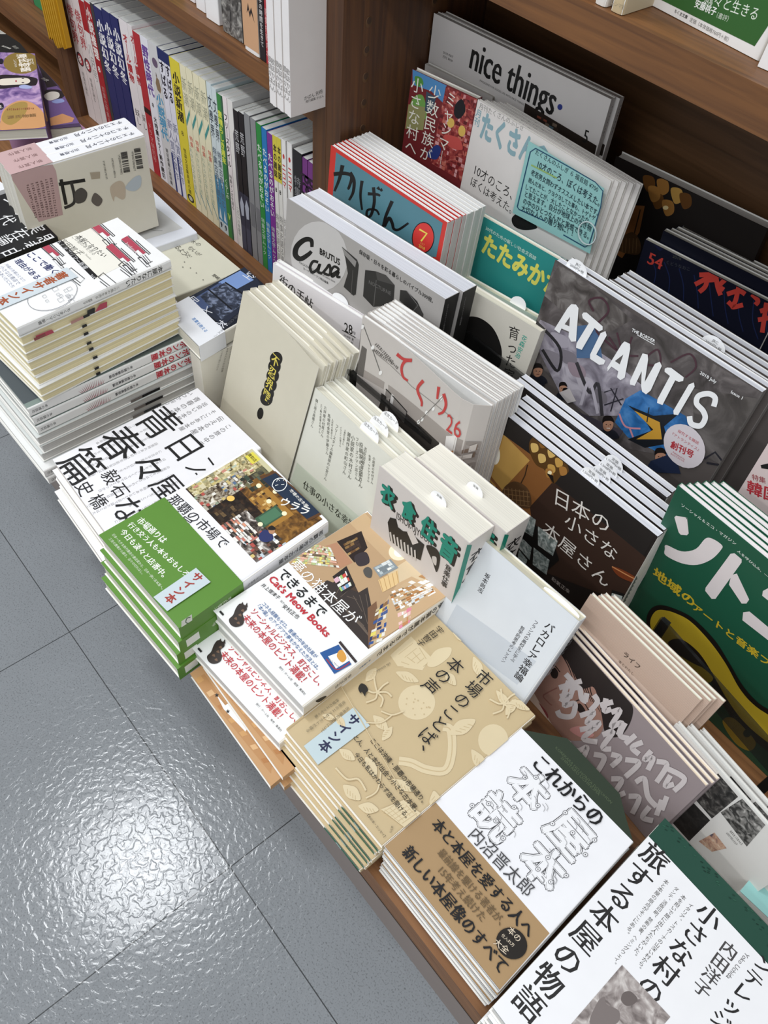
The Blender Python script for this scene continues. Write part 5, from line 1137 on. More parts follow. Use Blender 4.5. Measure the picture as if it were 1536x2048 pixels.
    txt('探究する雑誌', (1118, 1078), (1215, 1138), '#b5454c', bold=.01); txt('『アトランティス』', (1092, 1092), (1215, 1168), '#b5454c', bold=.01); txt('創刊号', (1085, 1140), (1190, 1192), '#b0343c', bold=.03, asp=1.1); txt('Published by', (1095, 1178), (1150, 1212), '#b5454c', asp=1.1); txt('BOOTLEG Ltd.', (1085, 1185), (1148, 1222), '#b5454c', asp=1.1)
r_, Q = sbook('magazine', 'graffiti-wall magazine with large white capitals and a round pale sticker, front copy', 'magazine', .573, (1110.6, 519.6), (1525, 786), (1439, 929), .0085, kind='BR', cover='#57504d', spine='#8e8a86', page='#e4e6ec', side='R', art=atl_art, group='graffiti-wall magazines', inset=.0008, slips=[(.1, .004, .012, .010, ['JRC', '2000円+税'])])
book('magazine', 'graffiti-wall magazine, second in its pack counted from the front', 'magazine', [p + V((.006, .0092, 0)) for p in Q], .0085, '#57504d', spine='#8e8a86', page='#e4e6ec', side='R', group='graffiti-wall magazines', inset=.0008)
pl = book('magazine', 'graffiti-wall magazine, third in its pack, set to the right with its round sticker peeking out', 'magazine', [p + V((.046, .0185, -.004)) for p in Q], .0085, '#57504d', spine='#8e8a86', page='#e4e6ec', side='R', group='graffiti-wall magazines', inset=.0008, slips=[(.52, .004, .012, .010, ['JRC', '2000円+税'])])
pl = book('magazine', 'graffiti-wall magazine, fourth in its pack counted from the front', 'magazine', [p + V((.048, .0277, -.004)) for p in Q], .0085, '#57504d', spine='#8e8a86', page='#e4e6ec', side='R', group='graffiti-wall magazines', inset=.0008)
pile(pl, 2, 'graffiti-wall magazine, @ in its pack counted from the front', 'graffiti-wall magazines', .001, 0, step=.0088, start=5, seed=34)
def pink_art(fs, ss):
    use(fs, zc); 
    txt('特集', (1465, 1290), (1540, 1305), '#b5454c')
    use(fs, zk); txt('特集', (1435, 170), (1522, 195), '#a8585c', bold=.01); txt('韓国', (1405, 230), (1600, 300), '#c23a44', bold=.02); poly([(1490, 95), (1600, 70), (1600, 130), (1495, 115)], '#222')
Q = qstand(.56, (1545, 872), (1700, 980), (1480, 978), .2, 'BL', FZ)
book('magazine', 'pale pink magazine with red headline at the right edge beside the graffiti-wall copies', 'magazine', Q, .006, cover='#e6d3cf', page='#eee8e4', side='R', art=pink_art)
def tata_art(fs, ss):
    use(fs, zi); Y_ = '#e8e36a'
    txt('30代のための新しい社会文芸誌', (215, 130), (450, 275), '#cfe6d8', bold=.01)
    txt('たたみかた', (205, 200), (560, 420), Y_, bold=.045, asp=1.25)
r_, Q = sbook('magazine', 'teal magazine with pale yellow handwritten title, standing behind the cream portrait paperback', 'magazine', .608, (961, 430), (1135, 530), (938, 543), .007, cover='#2f8f8a', page='#efe9d6', side='L', art=tata_art, zmin=RZ)
pl = book('paperback_book', 'cream paperback with uncut top and an order slip, directly in front of the teal magazine', 'book', qstand(.582, (925, 551), (1075, 636), (915, 580), .2, 'BL', FZ), .011, cover='#b9c8ba', page='#f1ebd2', side='R', slips=[(.72, .004, .010, .009, [])])
# ---------------------------------------------------------------- back row on the riser
def myan_art(fs, ss):
    use(fs, zb)
    poly([(815, 425), (1025, 525), (1010, 640), (930, 560), (815, 520)], '#4d86b8'); blob([(830, 470), (870, 480), (880, 520), (840, 530)], '#4e8a3c'); blob([(820, 600), (880, 590), (900, 720), (840, 740), (790, 700)], '#6b9a4a')
    poly([(790, 640), (900, 660), (880, 800), (770, 790)], '#8d8a5a'); poly([(900, 560), (960, 600), (930, 700), (890, 680)], '#3a4a5a')
    poly([(1020, 530), (1215, 612), (1115, 1112), (925, 1000)], tex(['#3f1418', '#7a2a2c', '#a84a44', '#c98a7a'], 120, 1.2))
    mosaic([(1020, 530), (1210, 610), (1115, 1110), (930, 1000)], 11, 20, ['#8d2f30', '#a33c3a', '#7a2428', '#c98a8a', '#5d1c20', '#d8a0a0', '#c06a5a', '#903034'], 71, .5)
    blob([(1080, 640), (1120, 610), (1140, 680), (1100, 730), (1070, 700)], '#17151a'); ell((1050, 755), 22, 30, '#d8b25a'); ell((1118, 805), 22, 34, '#d8b25a'); blob([(960, 890), (990, 920), (960, 980), (900, 950)], '#2a3a7a'); blob([(1010, 830), (1100, 850), (1120, 920), (1040, 900)], '#c0504a')
    W_ = '#e8e4d8'
    vtx('小さな村へ', (850, 475), (800, 950), W_, asp=1.1); vtx('少数民族が', (960, 520), (890, 990), W_, asp=1.1); vtx('ミャンマー', (1060, 565), (985, 1010), W_, asp=.95)
r_, Q = sbook('paperback_book', 'red and blue painted book on hill-tribe villages, at the partition below the wide white magazine', 'book', .642, (825, 138), (955, 198), (809, 260), .009, cover='#702528', page='#d8d4c8', side='R', art=myan_art, zmin=RZ)
def taku_art(fs, ss):
    use(fs, zb); B_ = '#8fb0b8'
    txt('月刊', (1225, 690), (1225, 750), B_) if 0 else vtx('月刊', (1228, 672), (1205, 775), B_, bold=.02)
    txt('たくさんの', (1240, 770), (1640, 985), B_, bold=.05, asp=1.5)
    txt('10才のころ、', (1198, 1040), (1430, 1200), '#2c2b2a', bold=.0, asp=1.15); txt('ぼくは考えた。', (1175, 1110), (1425, 1290), '#2c2b2a', bold=.0, asp=1.1)
    txt('月刊たくさんのふしぎ', (1225, 648), (1500, 790), '#9a9894'); blob([(1425, 1340), (1470, 1310), (1536, 1350), (1580, 1400), (1500, 1413), (1440, 1390)], '#1d1d1d')
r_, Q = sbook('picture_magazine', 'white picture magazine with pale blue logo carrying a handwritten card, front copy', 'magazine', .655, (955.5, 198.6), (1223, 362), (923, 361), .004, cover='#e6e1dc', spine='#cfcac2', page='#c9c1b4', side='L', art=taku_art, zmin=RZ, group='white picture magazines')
pile(r_, 4, 'white picture magazine, @ in its pack counted from the front', 'white picture magazines', .0, 0, step=.0046, start=2, drift=(.005, 0), seed=35)
TQ = Q
# handwritten card clipped on it
nrm = (TQ[1] - TQ[0]).cross(TQ[0] - TQ[3]).normalized()
def onp(p, o, n):
    d = ray(p); return EYE + d * ((o - EYE).dot(n) / d.dot(n))
def card():
    o = TQ[0] + nrm * .0035; m_ = MB(); q = [onp(zc(p), o, nrm) for p in ((165, 808), (612, 1075), (515, 1455), (72, 1220))]
    N_ = 8; mat = ink('#97cbc7')
    def P(u, v):
        a = q[0] + (q[1] - q[0]) * u; b = q[3] + (q[2] - q[3]) * u; return a + (b - a) * v + nrm * (.004 * u * u * (1 - v))
    for i in range(N_):
        for j in range(N_):
            a, b = i / N_, j / N_; c = 1 / N_; f = [P(a, b), P(a, b + c), P(a + c, b + c), P(a + c, b)]
            m_.face(f, mat, smooth=True); m_.face([p - nrm * .0003 for p in f][::-1], mat)
    s = Surf(o, nrm, m_, push=lambda p: .0002 + .004 * max(0, min(1, (p - q[3]).dot((q[1] - q[0]).normalized()) / (q[1] - q[0]).length)) ** 2 * max(0, min(1, (p - q[3]).dot((q[0] - q[3]).normalized()) / (q[0] - q[3]).length)))
    use(s, zc); K = '#1f3440'
    line([(205, 850), (560, 1040), (605, 1090), (590, 1180), (515, 1400), (490, 1415), (365, 1345)], 6, '#1f4a6a'); line([(255, 1265), (110, 1200), (100, 1185), (175, 870), (205, 850)], 6, '#1f4a6a')
    txt('たくさんのふしぎ ６ 福音館 ¥700', (205, 870), (575, 1085), K, bold=.0, asp=1.0); txt('10才のころ、ぼくは考えた。', (218, 940), (585, 1160), K, bold=.01, asp=1.25)
    for t, a, b in (('老若男女問わずオススメしたい本です。', (180, 985), (575, 1220)), ('読んだあと、クヨクヨしてた事も、トゲトゲ', (165, 1030), (555, 1250)), ('してたことが、大したことなかったな、', (150, 1070), (525, 1270)), ('と思えます。自分が地球上の生き物', (145, 1110), (530, 1310)), ('の中のひとつなんだと実感できる。', (135, 1150), (515, 1355)), ('大切な人への贈り物に！！', (125, 1190), (420, 1335))): txt(t, a, b, K, bold=.008, asp=1.2)
    line([(180, 945), (330, 1020)], 8, '#9ab86a')
    o_ = m_.build('handwritten_card', None, sum(q, V()) / 4); tag(o_, 'pale turquoise handwritten recommendation card on the white picture magazine', 'card')
    # clear round clip
    m2 = MB(); c0 = onp(zc((503, 1335)), o + nrm * .002, nrm); r1 = (TQ[1] - TQ[0]).normalized(); u1 = nrm.cross(r1); n_ = 32
    for i in range(n_):
        a, b = 2 * math.pi * i / n_, 2 * math.pi * (i + 1) / n_
        f = lambda t, r, h: c0 + r1 * (r * math.cos(t)) + u1 * (r * math.sin(t)) + nrm * h
        R0, R1 = .0105, .0115
        m2.face([f(a, R0, .0012), f(a, R1, .0012), f(b, R1, .0012), f(b, R0, .0012)], ink('#d6e4e4', .15)); m2.face([f(a, R1, 0), f(b, R1, 0), f(b, R1, .0012), f(a, R1, .0012)], ink('#b9cccc', .15)); m2.face([f(a, R0, 0), f(a, R0, .0012), f(b, R0, .0012), f(b, R0, 0)], ink('#b9cccc', .15))
    tag(m2.build('round_clip', None, c0), 'clear ring clip at the lower right of the turquoise handwritten card', 'clip')
card()
def nice_art(fs, ss):
    use(fs, zb)
    txt('2018 MAY', (1003, 320), (1065, 350), '#55524e'); txt('月刊 ¥900', (1000, 345), (1060, 375), '#55524e')
    K = '#191817'
    use(fs, PX)
    txt('nice things', (944, 106), (1112, 202), K, bold=.012, asp=1.5, serif=True); ell((1120, 214), 5, 6, '#2c3a8a')
    use(fs, zc); txt('MAGAZINE FOR GOOD LIFE WITH NICE THINGS', (-115, 480 - 20), (140, 600), '#6a6662', asp=1.0)
    poly([(145, 590), (555, 835), (540, 900), (125, 700)], '#2b221c'); mosaic([(190, 640), (340, 720), (320, 790), (180, 720)], 6, 4, ['#55707a', '#3a2e26', '#7a6a5a', '#2a2420', '#8a4a3a'], 81, .8); txt('5', (482, 775), (505, 785), K, asp=1.4, serif=True)
    use(ss, zc); vtx('nicethings', (648, 600), (590, 780), K, bold=.02)
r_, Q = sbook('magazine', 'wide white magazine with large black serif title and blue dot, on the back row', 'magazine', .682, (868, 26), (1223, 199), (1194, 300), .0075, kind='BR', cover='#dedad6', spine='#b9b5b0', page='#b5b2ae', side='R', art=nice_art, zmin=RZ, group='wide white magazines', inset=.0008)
pile(r_, 1, 'wide white magazine behind the front copy on the back row', 'wide white magazines', .0, 0, step=.0085, start=2, drift=(.004, 0), seed=36)
Q = qstand(.672, (850, 128), (985, 195), (849, 140), .2, 'BL', RZ)
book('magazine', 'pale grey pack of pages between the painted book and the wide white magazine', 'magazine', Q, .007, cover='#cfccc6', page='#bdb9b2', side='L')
def dark_art(fs, ss):
    use(fs, zc)
    poly([(690, 1170), (830, 1180), (800, 1330), (700, 1480), (640, 1440)], '#9a6436'); 
    for c in ((850, 1050), (930, 1070), (1010, 1120), (1060, 1150), (900, 1150), (960, 1190), (880, 1110)): blob([(c[0] - 30, c[1] - 40), (c[0] + 30, c[1] - 34), (c[0] + 36, c[1] + 28), (c[0] - 10, c[1] + 45)], random.choice(['#c69a4e', '#a8763a', '#8a5f2c', '#6b451f']))
    ell((950, 1190), 16, 12, '#f7e2a8'); line([(805, 1200), (770, 1340)], 7, '#3a2a1c'); blob([(690, 1370), (760, 1330), (805, 1390), (790, 1460), (670, 1430)], '#5a4028')
    for k in range(6): line([(685 + k * 20, 1365), (680 + k * 20, 1450)], 3, '#8d6c48')
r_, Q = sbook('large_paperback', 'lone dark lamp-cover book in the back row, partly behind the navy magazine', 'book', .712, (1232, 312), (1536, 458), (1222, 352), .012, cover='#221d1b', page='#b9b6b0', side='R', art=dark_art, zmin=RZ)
def tobu_art(fs, ss):
    use(fs, zi); R_ = '#d0483e'
    for k in range(9): line([(980 + k * 70, 260 + k * 30), (1010 + k * 65, 330 + k * 34), (1000 + k * 70, 400 + k * 36)], 5, '#222c52', True)
    poly([(985, 190), (1080, 160), (1100, 200), (1030, 240)], '#1c2140'); poly([(1090, 180), (1180, 200), (1160, 260), (1100, 250)], '#202028')
    txt('54', (978, 268), (1042, 300), R_, bold=.01, asp=1.15, serif=True); txt('SUMMER', (1082, 240), (1165, 265), '#55584f', asp=1.1); txt('2018', (1090, 262), (1130, 275), '#55584f'); txt('くどうなおこ', (1062, 290), (1170, 325), '#4a4d55')
    for st in ([(1225, 300), (1300, 312), (1320, 330)], [(1215, 350), (1340, 345)], [(1195, 395), (1280, 350)], [(1255, 345), (1245, 400), (1215, 430)], [(1290, 330), (1300, 400), (1315, 445)], [(1340, 315), (1310, 350), (1345, 365)], [(1345, 365), (1310, 400), (1330, 420)], [(1255, 375), (1290, 372)],
               [(1345, 440), (1400, 425), (1430, 440)], [(1400, 405), (1385, 470), (1370, 500), (1420, 490)], [(1440, 395), (1450, 410)], [(1462, 440), (1490, 470), (1478, 490)], [(1350, 490), (1365, 475)], [(1500, 520), (1560, 500)], [(1490, 560), (1600, 540)], [(1530, 480), (1510, 620)]): line(st, 22, R_, True)
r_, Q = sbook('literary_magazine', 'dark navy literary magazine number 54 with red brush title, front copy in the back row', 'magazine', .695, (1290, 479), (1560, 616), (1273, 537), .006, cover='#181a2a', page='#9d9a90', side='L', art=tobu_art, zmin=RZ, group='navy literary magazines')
r_.location.y += 0
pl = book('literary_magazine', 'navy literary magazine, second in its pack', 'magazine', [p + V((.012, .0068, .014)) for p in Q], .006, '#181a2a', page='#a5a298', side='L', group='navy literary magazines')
pile(pl, 3, 'navy literary magazine, @ in its pack counted from the front', 'navy literary magazines', .001, 0, step=.0064, start=3, drift=(.003, 0), seed=37)

# ---------------------------------------------------------------- spine-out magazines in the middle bay
YS = .572
def spine_book(name, label, cat, pl, pr, zb, depth=.15, y=YS, cols=('#fff', '#eee'), page='#dcdcd6', art=None, group=None, rnd=0):
    A = ony(pl, y); x0 = A.x; x1 = ony(pr, y).x if not isinstance(pr, float) else x0 + pr; z = A.z; e = .0004
    Q = [V((x1 - e, y, z)), V((x1 - e, y + depth, z)), V((x1 - e, y + depth, zb)), V((x1 - e, y, zb))]
    def a2(fs, ss):
        if art:
            use(ss, PX); X = lambda fx, fz: V((x0 + (x1 - x0) * fx, y, zb + (z - zb) * fz)); art(X)
    return book(name, label, cat, Q, x1 - x0 - 2 * e, cover=cols[0], spine=cols[-1], page=page, side='L', art=a2, group=group, rnd=rnd, inset=.001)
def rect(X, f0, f1, z0, z1, col): poly([X(f0, z0), X(f1, z0), X(f1, z1), X(f0, z1)], col)
def vt(X, t, z1, z0, col, fx=.5, **k): vtx(t, X(fx, z1), X(fx, z0), col, maxw=(X(1, 0) - X(0, 0)).length * .82, **k)
SB = .1085
def top_of(x, pts):
    for (x0, y0), (x1, y1) in zip(pts, pts[1:]):
        if x0 <= x <= x1: return y0 + (y1 - y0) * (x - x0) / (x1 - x0)
    return pts[-1][1]
g0 = 'magazines standing spine out in the middle bay'
def haiku(X): vt(X, '俳句界', .92, .62, '#b5545a', bold=.02, asp=1.3); ell2(X, .5, .5, .42, .055, '#3a3338'); ell2(X, .55, .5, .3, .045, '#b53a44'); vt(X, '8', .54, .46, '#f4f0ec', bold=.03, asp=1.6); vt(X, '特集を詠む', .4, .2, '#8a8682'); 
def ell2(X, fx, fz, rx, rz, col): poly([X(fx + rx * math.cos(t), fz + rz * math.sin(t)) for t in [2 * math.pi * i / 20 for i in range(20)]], col)
LIST = [
 # px left top, px right top, colours, label, art
 ((124, -22), (140.6, -10), ('#5a2a30', '#e2d6d4'), 'pinkish haiku magazine, leftmost spine of the row', haiku),
 ((140.6, -10), (155.5, -2), ('#e2d6d4', '#e0d4d2'), 'pinkish haiku magazine, second spine of the row', haiku),
 ((155.5, -4), (166.5, 2), ('#c9c2c0', '#e6dfdd'), 'white spine with red top beside the haiku magazines', lambda X: (rect(X, 0, 1, .78, 1, '#a8202c'), vt(X, '八月号', .7, .4, '#9a9694'))),
 ((166.5, 0), (178.5, 5), ('#a8202c', '#a8202c'), 'red mystery fiction magazine spine, left part of the row', lambda X: (vt(X, '小説推理', .97, .6, '#f0e6e2', bold=.04, asp=1.3), vt(X, '8', .56, .5, '#f0e6e2', bold=.03, asp=1.5), vt(X, '双葉社特集号', .4, .1, '#d8a8a4'))),
 ((178.5, 4), (185, 9), ('#33353a', '#3a3c42'), 'thin charcoal spine between the red and the navy magazines', None),
]
for i, (a, b, lab) in enumerate((((185, 9), (201, 16), 'left'), ((201, 15), (217.5, 25), 'middle'), ((217.8, 26), (234, 35), 'right'))):
    LIST.append((a, b, ('#20285e', '#232c66'), lab + ' one of the three navy fiction magazine spines', lambda X: (vt(X, '小説幻冬', .93, .55, '#f2f2f4', bold=.04, asp=1.5, serif=True), ell2(X, .5, .17, .28, .02, '#d8d8de'), rect(X, .15, .8, .02, .1, '#c9cbd6'))))
LIST += [
 ((235.5, 33), (253, 45), ('#9a9a9a', '#ece6e6'), 'white monthly with red katakana title, next to the navy spines', lambda X: (vt(X, 'オール讀物', .92, .6, '#b5303a', bold=.03, asp=1.1), vt(X, '妖し', .42, .3, '#4a4644', asp=1.2), vt(X, '松本清張賞発表', .25, .03, '#8a8684'))),
 ((253, 46), (263.5, 58), ('#ece6e6', '#e9e3e2'), 'white spine with red katakana touching the red one', lambda X: (vt(X, 'オール讀物', .95, .62, '#b5303a', fx=.75, bold=.03, asp=1.4), vt(X, '妖し', .42, .3, '#4a4644'))),
 ((263.5, 60), (277, 66), ('#b52f38', '#b52f38'), 'bright red spine with a dark bar, between two white ones', lambda X: (rect(X, 0, 1, .46, .5, '#2a1c1e'), vt(X, 'ドラマ特別号', .4, .1, '#e0a8a4'))),
 ((278, 68), (293.6, 77), ('#e8e8ee', '#ececf2'), 'white magazine with purple title characters', lambda X: (vt(X, '野性時代', .95, .62, '#6c4a9a', bold=.04, asp=1.25), vt(X, '8', .58, .54, '#3a3a3a', bold=.02, asp=1.3), vt(X, '大特集ホラー新作読切', .48, .02, '#2a2a2c', bold=.03))),
 ((294, 79), (312.5, 92), ('#c9cbd0', '#d6d6d6'), 'grey spine with a cat picture and blue title', lambda X: (ell2(X, .55, .88, .3, .03, '#6a5a72'), blob3(X), vt(X, '小説現代', .68, .36, '#4f9ec6', bold=.035, asp=1.25), vt(X, '読切連載小説特集', .3, .02, '#4a4a4c', bold=.01))),
]
def blob3(X): poly([X(.3, .74), X(.5, .79), X(.75, .78), X(.85, .72), X(.7, .69), X(.4, .7)], '#8a745a'); poly([X(.45, .79), X(.5, .82), X(.58, .79)], '#6a553e')
def subaru(X): rect(X, 0, 1, .93, 1, '#1f2f62'); vt(X, 'すばる', .93, .68, '#1d2030', bold=.03, asp=1.3); rect(X, 0, .3, 0, .3, '#2c3c78'); vt(X, '新人賞受賞作', .55, .1, '#6a7090')
LIST += [((312.7, 93), (325, 102), ('#1f2f62', '#e6e6f0'), 'navy-topped literary magazine, left of two', subaru), ((325, 102), (336.6, 110), ('#1f2f62', '#e6e6f0'), 'navy-topped literary magazine, right of two beside the yellow spine', subaru),
 ((336.8, 111.5), (357, 124), ('#dccb45', '#e2d244'), 'bright yellow fiction magazine spine', lambda X: (vt(X, '小説新潮', .93, .60, '#2a2820', bold=.035, asp=1.0, serif=True), vt(X, '8', .55, .5, '#5a5430', asp=1.2), vt(X, '怪談文芸集真夏の闇', .42, .08, '#3a3620', asp=1.0), ell2(X, .5, .045, .35, .03, '#3a3a30'), ell2(X, .5, .045, .2, .018, '#c9c9b0')))]
def shincho(X): vt(X, '新潮', .93, .74, '#a8a890', asp=1.3); poly([X(.1, .60), X(.9, .70), X(.9, .735), X(.1, .64)], '#4f9a96'); vt(X, '特集', .55, .47, '#d87a6a', fx=.6, bold=.01); vt(X, 'これからの文学を読む', .5, .12, '#a8b8a4', fx=.35); line3(X)
def line3(X): poly([X(.1, .16), X(.2, .16), X(.95, .06), X(.85, .06)], '#5a94a4')
for i, (a, b) in enumerate((((357.5, 125), (370, 133)), ((370, 133), (383, 142)), ((383.5, 143), (396.5, 152)), ((396.5, 152), (410, 161)))):
    LIST.append((a, b, ('#d8d4b4', '#efe9c8'), ORD[i] + ' of the four cream literary magazine spines with teal slashes', shincho))
def bgk(X): vt(X, '文學界', .93, .66, '#2e3a46', bold=.01, asp=1.2); rect(X, 0, 1, .08, .4, '#4f92b8'); poly([X(.3, .42), X(.6, .30), X(.75, .42)], '#cfe0e6'); vt(X, '特集古典を読む', .6, .2, '#5a6a78', bold=.01); poly([X(.2, .1), X(.5, .18), X(.8, .09)], '#dfe8ea'); vt(X, '9', .075, .02, '#2c3a48', bold=.05, asp=1.3)
LIST += [((411, 161.5), (421.5, 171), ('#c9d8dc', '#d6e2e4'), 'pale blue literary magazine, left of two', bgk), ((421.5, 172), (431.5, 181), ('#c9d8dc', '#d6e2e4'), 'pale blue literary magazine, right of two beside the green spine', bgk),
 ((431.8, 185), (443, 191), ('#2c6a3c', '#3f8a48'), 'green and yellow lettered spine in the middle of the row', lambda X: (rect(X, .75, 1, 0, 1, '#3c6a50'), vt(X, '素晴らしき週末', .9, .55, '#d8e05a', bold=.04, asp=1.2, fx=.4), vt(X, 'くらしの', .45, .3, '#dfe8d6', bold=.02), vt(X, 'V', .2, .14, '#cfe06a', bold=.05))),
 ((443.5, 190), (452.5, 196), ('#e2dada', '#efe6e6'), 'white and pinkish spine with black katakana', lambda X: (vt(X, 'フリースタイル', .9, .55, '#2a2828', bold=.02, asp=1.4), vt(X, '特集マンガを語る', .5, .25, '#5a5654'))),
 ((453, 196), (464.5, 207), ('#dcdcda', '#e9e6e2'), 'white spine with a torn-looking dark edge', lambda X: (poly([X(.75, .8), X(1, .84), X(1, .2), X(.8, .3), X(.7, .5)], '#55535c'), vt(X, '二〇一八年夏号', .3, .08, '#8a8886')))]
def mist(X): rect(X, 0, 1, .0, .45, '#3a3c4c'); poly([X(.1, .36), X(.5, .42), X(.95, .37), X(.8, .28), X(.3, .27)], '#b5bac8'); rect(X, .1, .9, .02, .2, '#4a4c5e'); vt(X, '荒野', .88, .72, '#c9c9cc')
LIST += [((465, 217), (475, 222), ('#1f1f22', '#242428'), 'black spine with a misty lower half, left of two', mist), ((475.5, 222), (486, 228), ('#1f1f22', '#242428'), 'black spine with a misty lower half, right of two', mist),
 ((486.5, 224), (498.5, 231), ('#77787a', '#8d8e90'), 'plain grey spine, left of two', lambda X: rect(X, .2, .9, .25, .42, '#77787c')), ((499.5, 234), (510.5, 241), ('#77787a', '#8d8e90'), 'plain grey spine, right of two beside the green one', lambda X: rect(X, .2, .9, .25, .42, '#77787c'))]
for a, b, c, nm in (((510.7, 244), (521.5, 252), '#2f8a42', 'green'), ((521.7, 253), (532.5, 262), '#2a78b8', 'blue'), ((532.8, 263), (544, 269), '#7d3590', 'purple')):
    LIST.append((a, b, (c, c), nm + ' one of the three coloured children\'s book magazine spines', lambda X: (vt(X, 'たべるのがおそい', .88, .45, '#e8f2ea', bold=.015, asp=1.3), vt(X, '特集文学ムック', .38, .1, '#cfe0d4'))))
def honz(X): rect(X, 0, 1, .72, 1, '#d6c84a'); vt(X, '本の雑誌', .95, .74, '#3a3620', bold=.04, asp=1.3); vt(X, '8', .68, .64, '#2a2a2a', bold=.03, asp=1.3); vt(X, '特集を語る夏号', .5, .1, '#8a8886')
def komi(X): ell2(X, .5, .9, .2, .015, '#c23a3a'); vt(X, 'ニコマ', .86, .7, '#c23a3a', bold=.03, asp=1.2); vt(X, '短歌誌七月号', .5, .1, '#a8a6a2')
LIST += [((544.5, 268), (553, 272), ('#cfcdc6', '#e4e2dc'), 'white spine with yellow head, left of two', honz), ((553.2, 273), (561.5, 279), ('#cfcdc6', '#e4e2dc'), 'white spine with yellow head, right of two', honz),
 ((561.7, 276), (571, 283), ('#d8d6d2', '#ebe9e6'), 'white spine with red dots, left of two', komi), ((573, 282), (583.5, 288), ('#d8d6d2', '#ebe9e6'), 'white spine with red dots, right of two', komi),
 ((584.5, 296), (603.5, 306), ('#202226', '#25272b'), 'black spine with a white notch near the partition', lambda X: (poly([X(0, .6), X(.5, .48), X(0, .5)], '#e6e6e6'), vt(X, '特集号', .85, .65, '#8a8a8e'))),
 ((604, 313), (614.5, 319), ('#5d2c66', '#74387e'), 'purple labour magazine spine, left of two by the partition', lambda X: txt('POSSE', X(.5, .9), X(.5, .62), '#2a1430', bold=.03, asp=1.2)), ((614.8, 321), (625.5, 329), ('#5d2c66', '#74387e'), 'purple labour magazine spine, right of two against the partition', lambda X: txt('POSSE', X(.5, .9), X(.5, .62), '#2a1430', bold=.03, asp=1.2))]
for a, b, cl, lab, art in LIST:
    spine_book('magazine', lab, 'magazine', a, b, SB, cols=cl, art=art, group=g0, page='#d9dad6', depth=.15)

# ---------------------------------------------------------------- upper shelf of the middle bay
ZS = .4108; YU = .566
def ush(lab, x0p, x1p, zt, cols, art=None, depth=.12, name='paperback_book', y=YU, rnd=.0015, group=None, cat='book'):
    # place by where the foot stands on the shelf
    A = ony((x0p, 100), y); 
    def xz(px_, y_): 
        lo, hi = 0, 260
        for _ in range(40):
            m = (lo + hi) / 2
            if ony((px_, m), y_).z > ZS: lo = m
            else: hi = m
        return ony((px_, lo), y_).x
    X0, X1 = xz(x0p, y), xz(x1p, y); e = .0004
    Q = [V((X1 - e, y, zt)), V((X1 - e, y + depth, zt)), V((X1 - e, y + depth, ZS)), V((X1 - e, y, ZS))]
    def a2(fs, ss):
        if art: use(ss, PX); art(lambda fx, fz: V((X0 + (X1 - X0) * fx, y, ZS + (zt - ZS) * fz)))
    return book(name, lab, cat, Q, X1 - X0 - 2 * e, cover=cols[0], spine=cols[-1], page='#e6e2d8', side='L', art=a2, rnd=rnd, group=group)
ush('lime green book at the left end of the upper shelf, middle bay', 326, 366, .58, ('#7fa83a', '#86b03c'), lambda X: rect(X, .1, .9, .0, .04, '#dfe8c8'), y=.60)
ush('white book with a pink mark on the upper shelf, beside the lime one', 368, 390, .57, ('#e2dcdc', '#ece6e6'), lambda X: rect(X, .4, .8, .18, .22, '#e0a0b4'), y=.585)
ush('white book with a thin black title on the upper shelf', 392, 411, .57, ('#e8e6e4', '#efedec'), lambda X: vt(X, '評論', .3, .2, '#2a2a2a', asp=1.2), y=.58)
ush('white book with a dark avocado drawing at its spine foot', 412, 439, .57, ('#e8e6e4', '#f0eeec'), lambda X: (poly([X(.4, .30), X(.5, .38), X(.6, .31), X(.7, .24), X(.5, .18), X(.3, .24)], '#2f3a2c'), vt(X, 'て', .5, .42, '#2a2a2a')), y=.575)
def marble(X):
    rect(X, .02, .98, .0, 1, tex(['#2a2927', '#55524e', '#8a8782', '#b5b1a8'], 90, 1.5))
ush('dark grey marbled book on the upper shelf', 446, 487, .57, ('#55524e', '#4a4845'), marble, y=.572)
ush('white book with a broad peach band on the upper shelf', 489, 519, .56, ('#e6e2de', '#ece8e4'), lambda X: (rect(X, 0, 1, .03, .62, '#cfa27c'), vt(X, '原浩子', .8, .5, '#3a3430', bold=.01), line([], 1, '#000') if 0 else None, poly([X(.3, .28), X(.42, .36), X(.5, .3), X(.62, .34), X(.8, .24), X(.6, .3), X(.5, .26), X(.42, .31)], '#2a2220')), rnd=.005)
ush('slim black book with white lettering on the upper shelf', 520, 532, .56, ('#1c181a', '#221e20'), lambda X: vt(X, '文学の時間を生きて', .5, .1, '#c9c5c2', bold=.02), rnd=0)
ush('slim red book beside the black one on the upper shelf', 532.5, 541, .56, ('#a8323a', '#b53a42'), lambda X: vt(X, '歌集短歌の本', .4, .05, '#e0b0ac'), rnd=0)
P_ = onz((582, 236), ZS); 
xr, yf = P_.x, P_.y
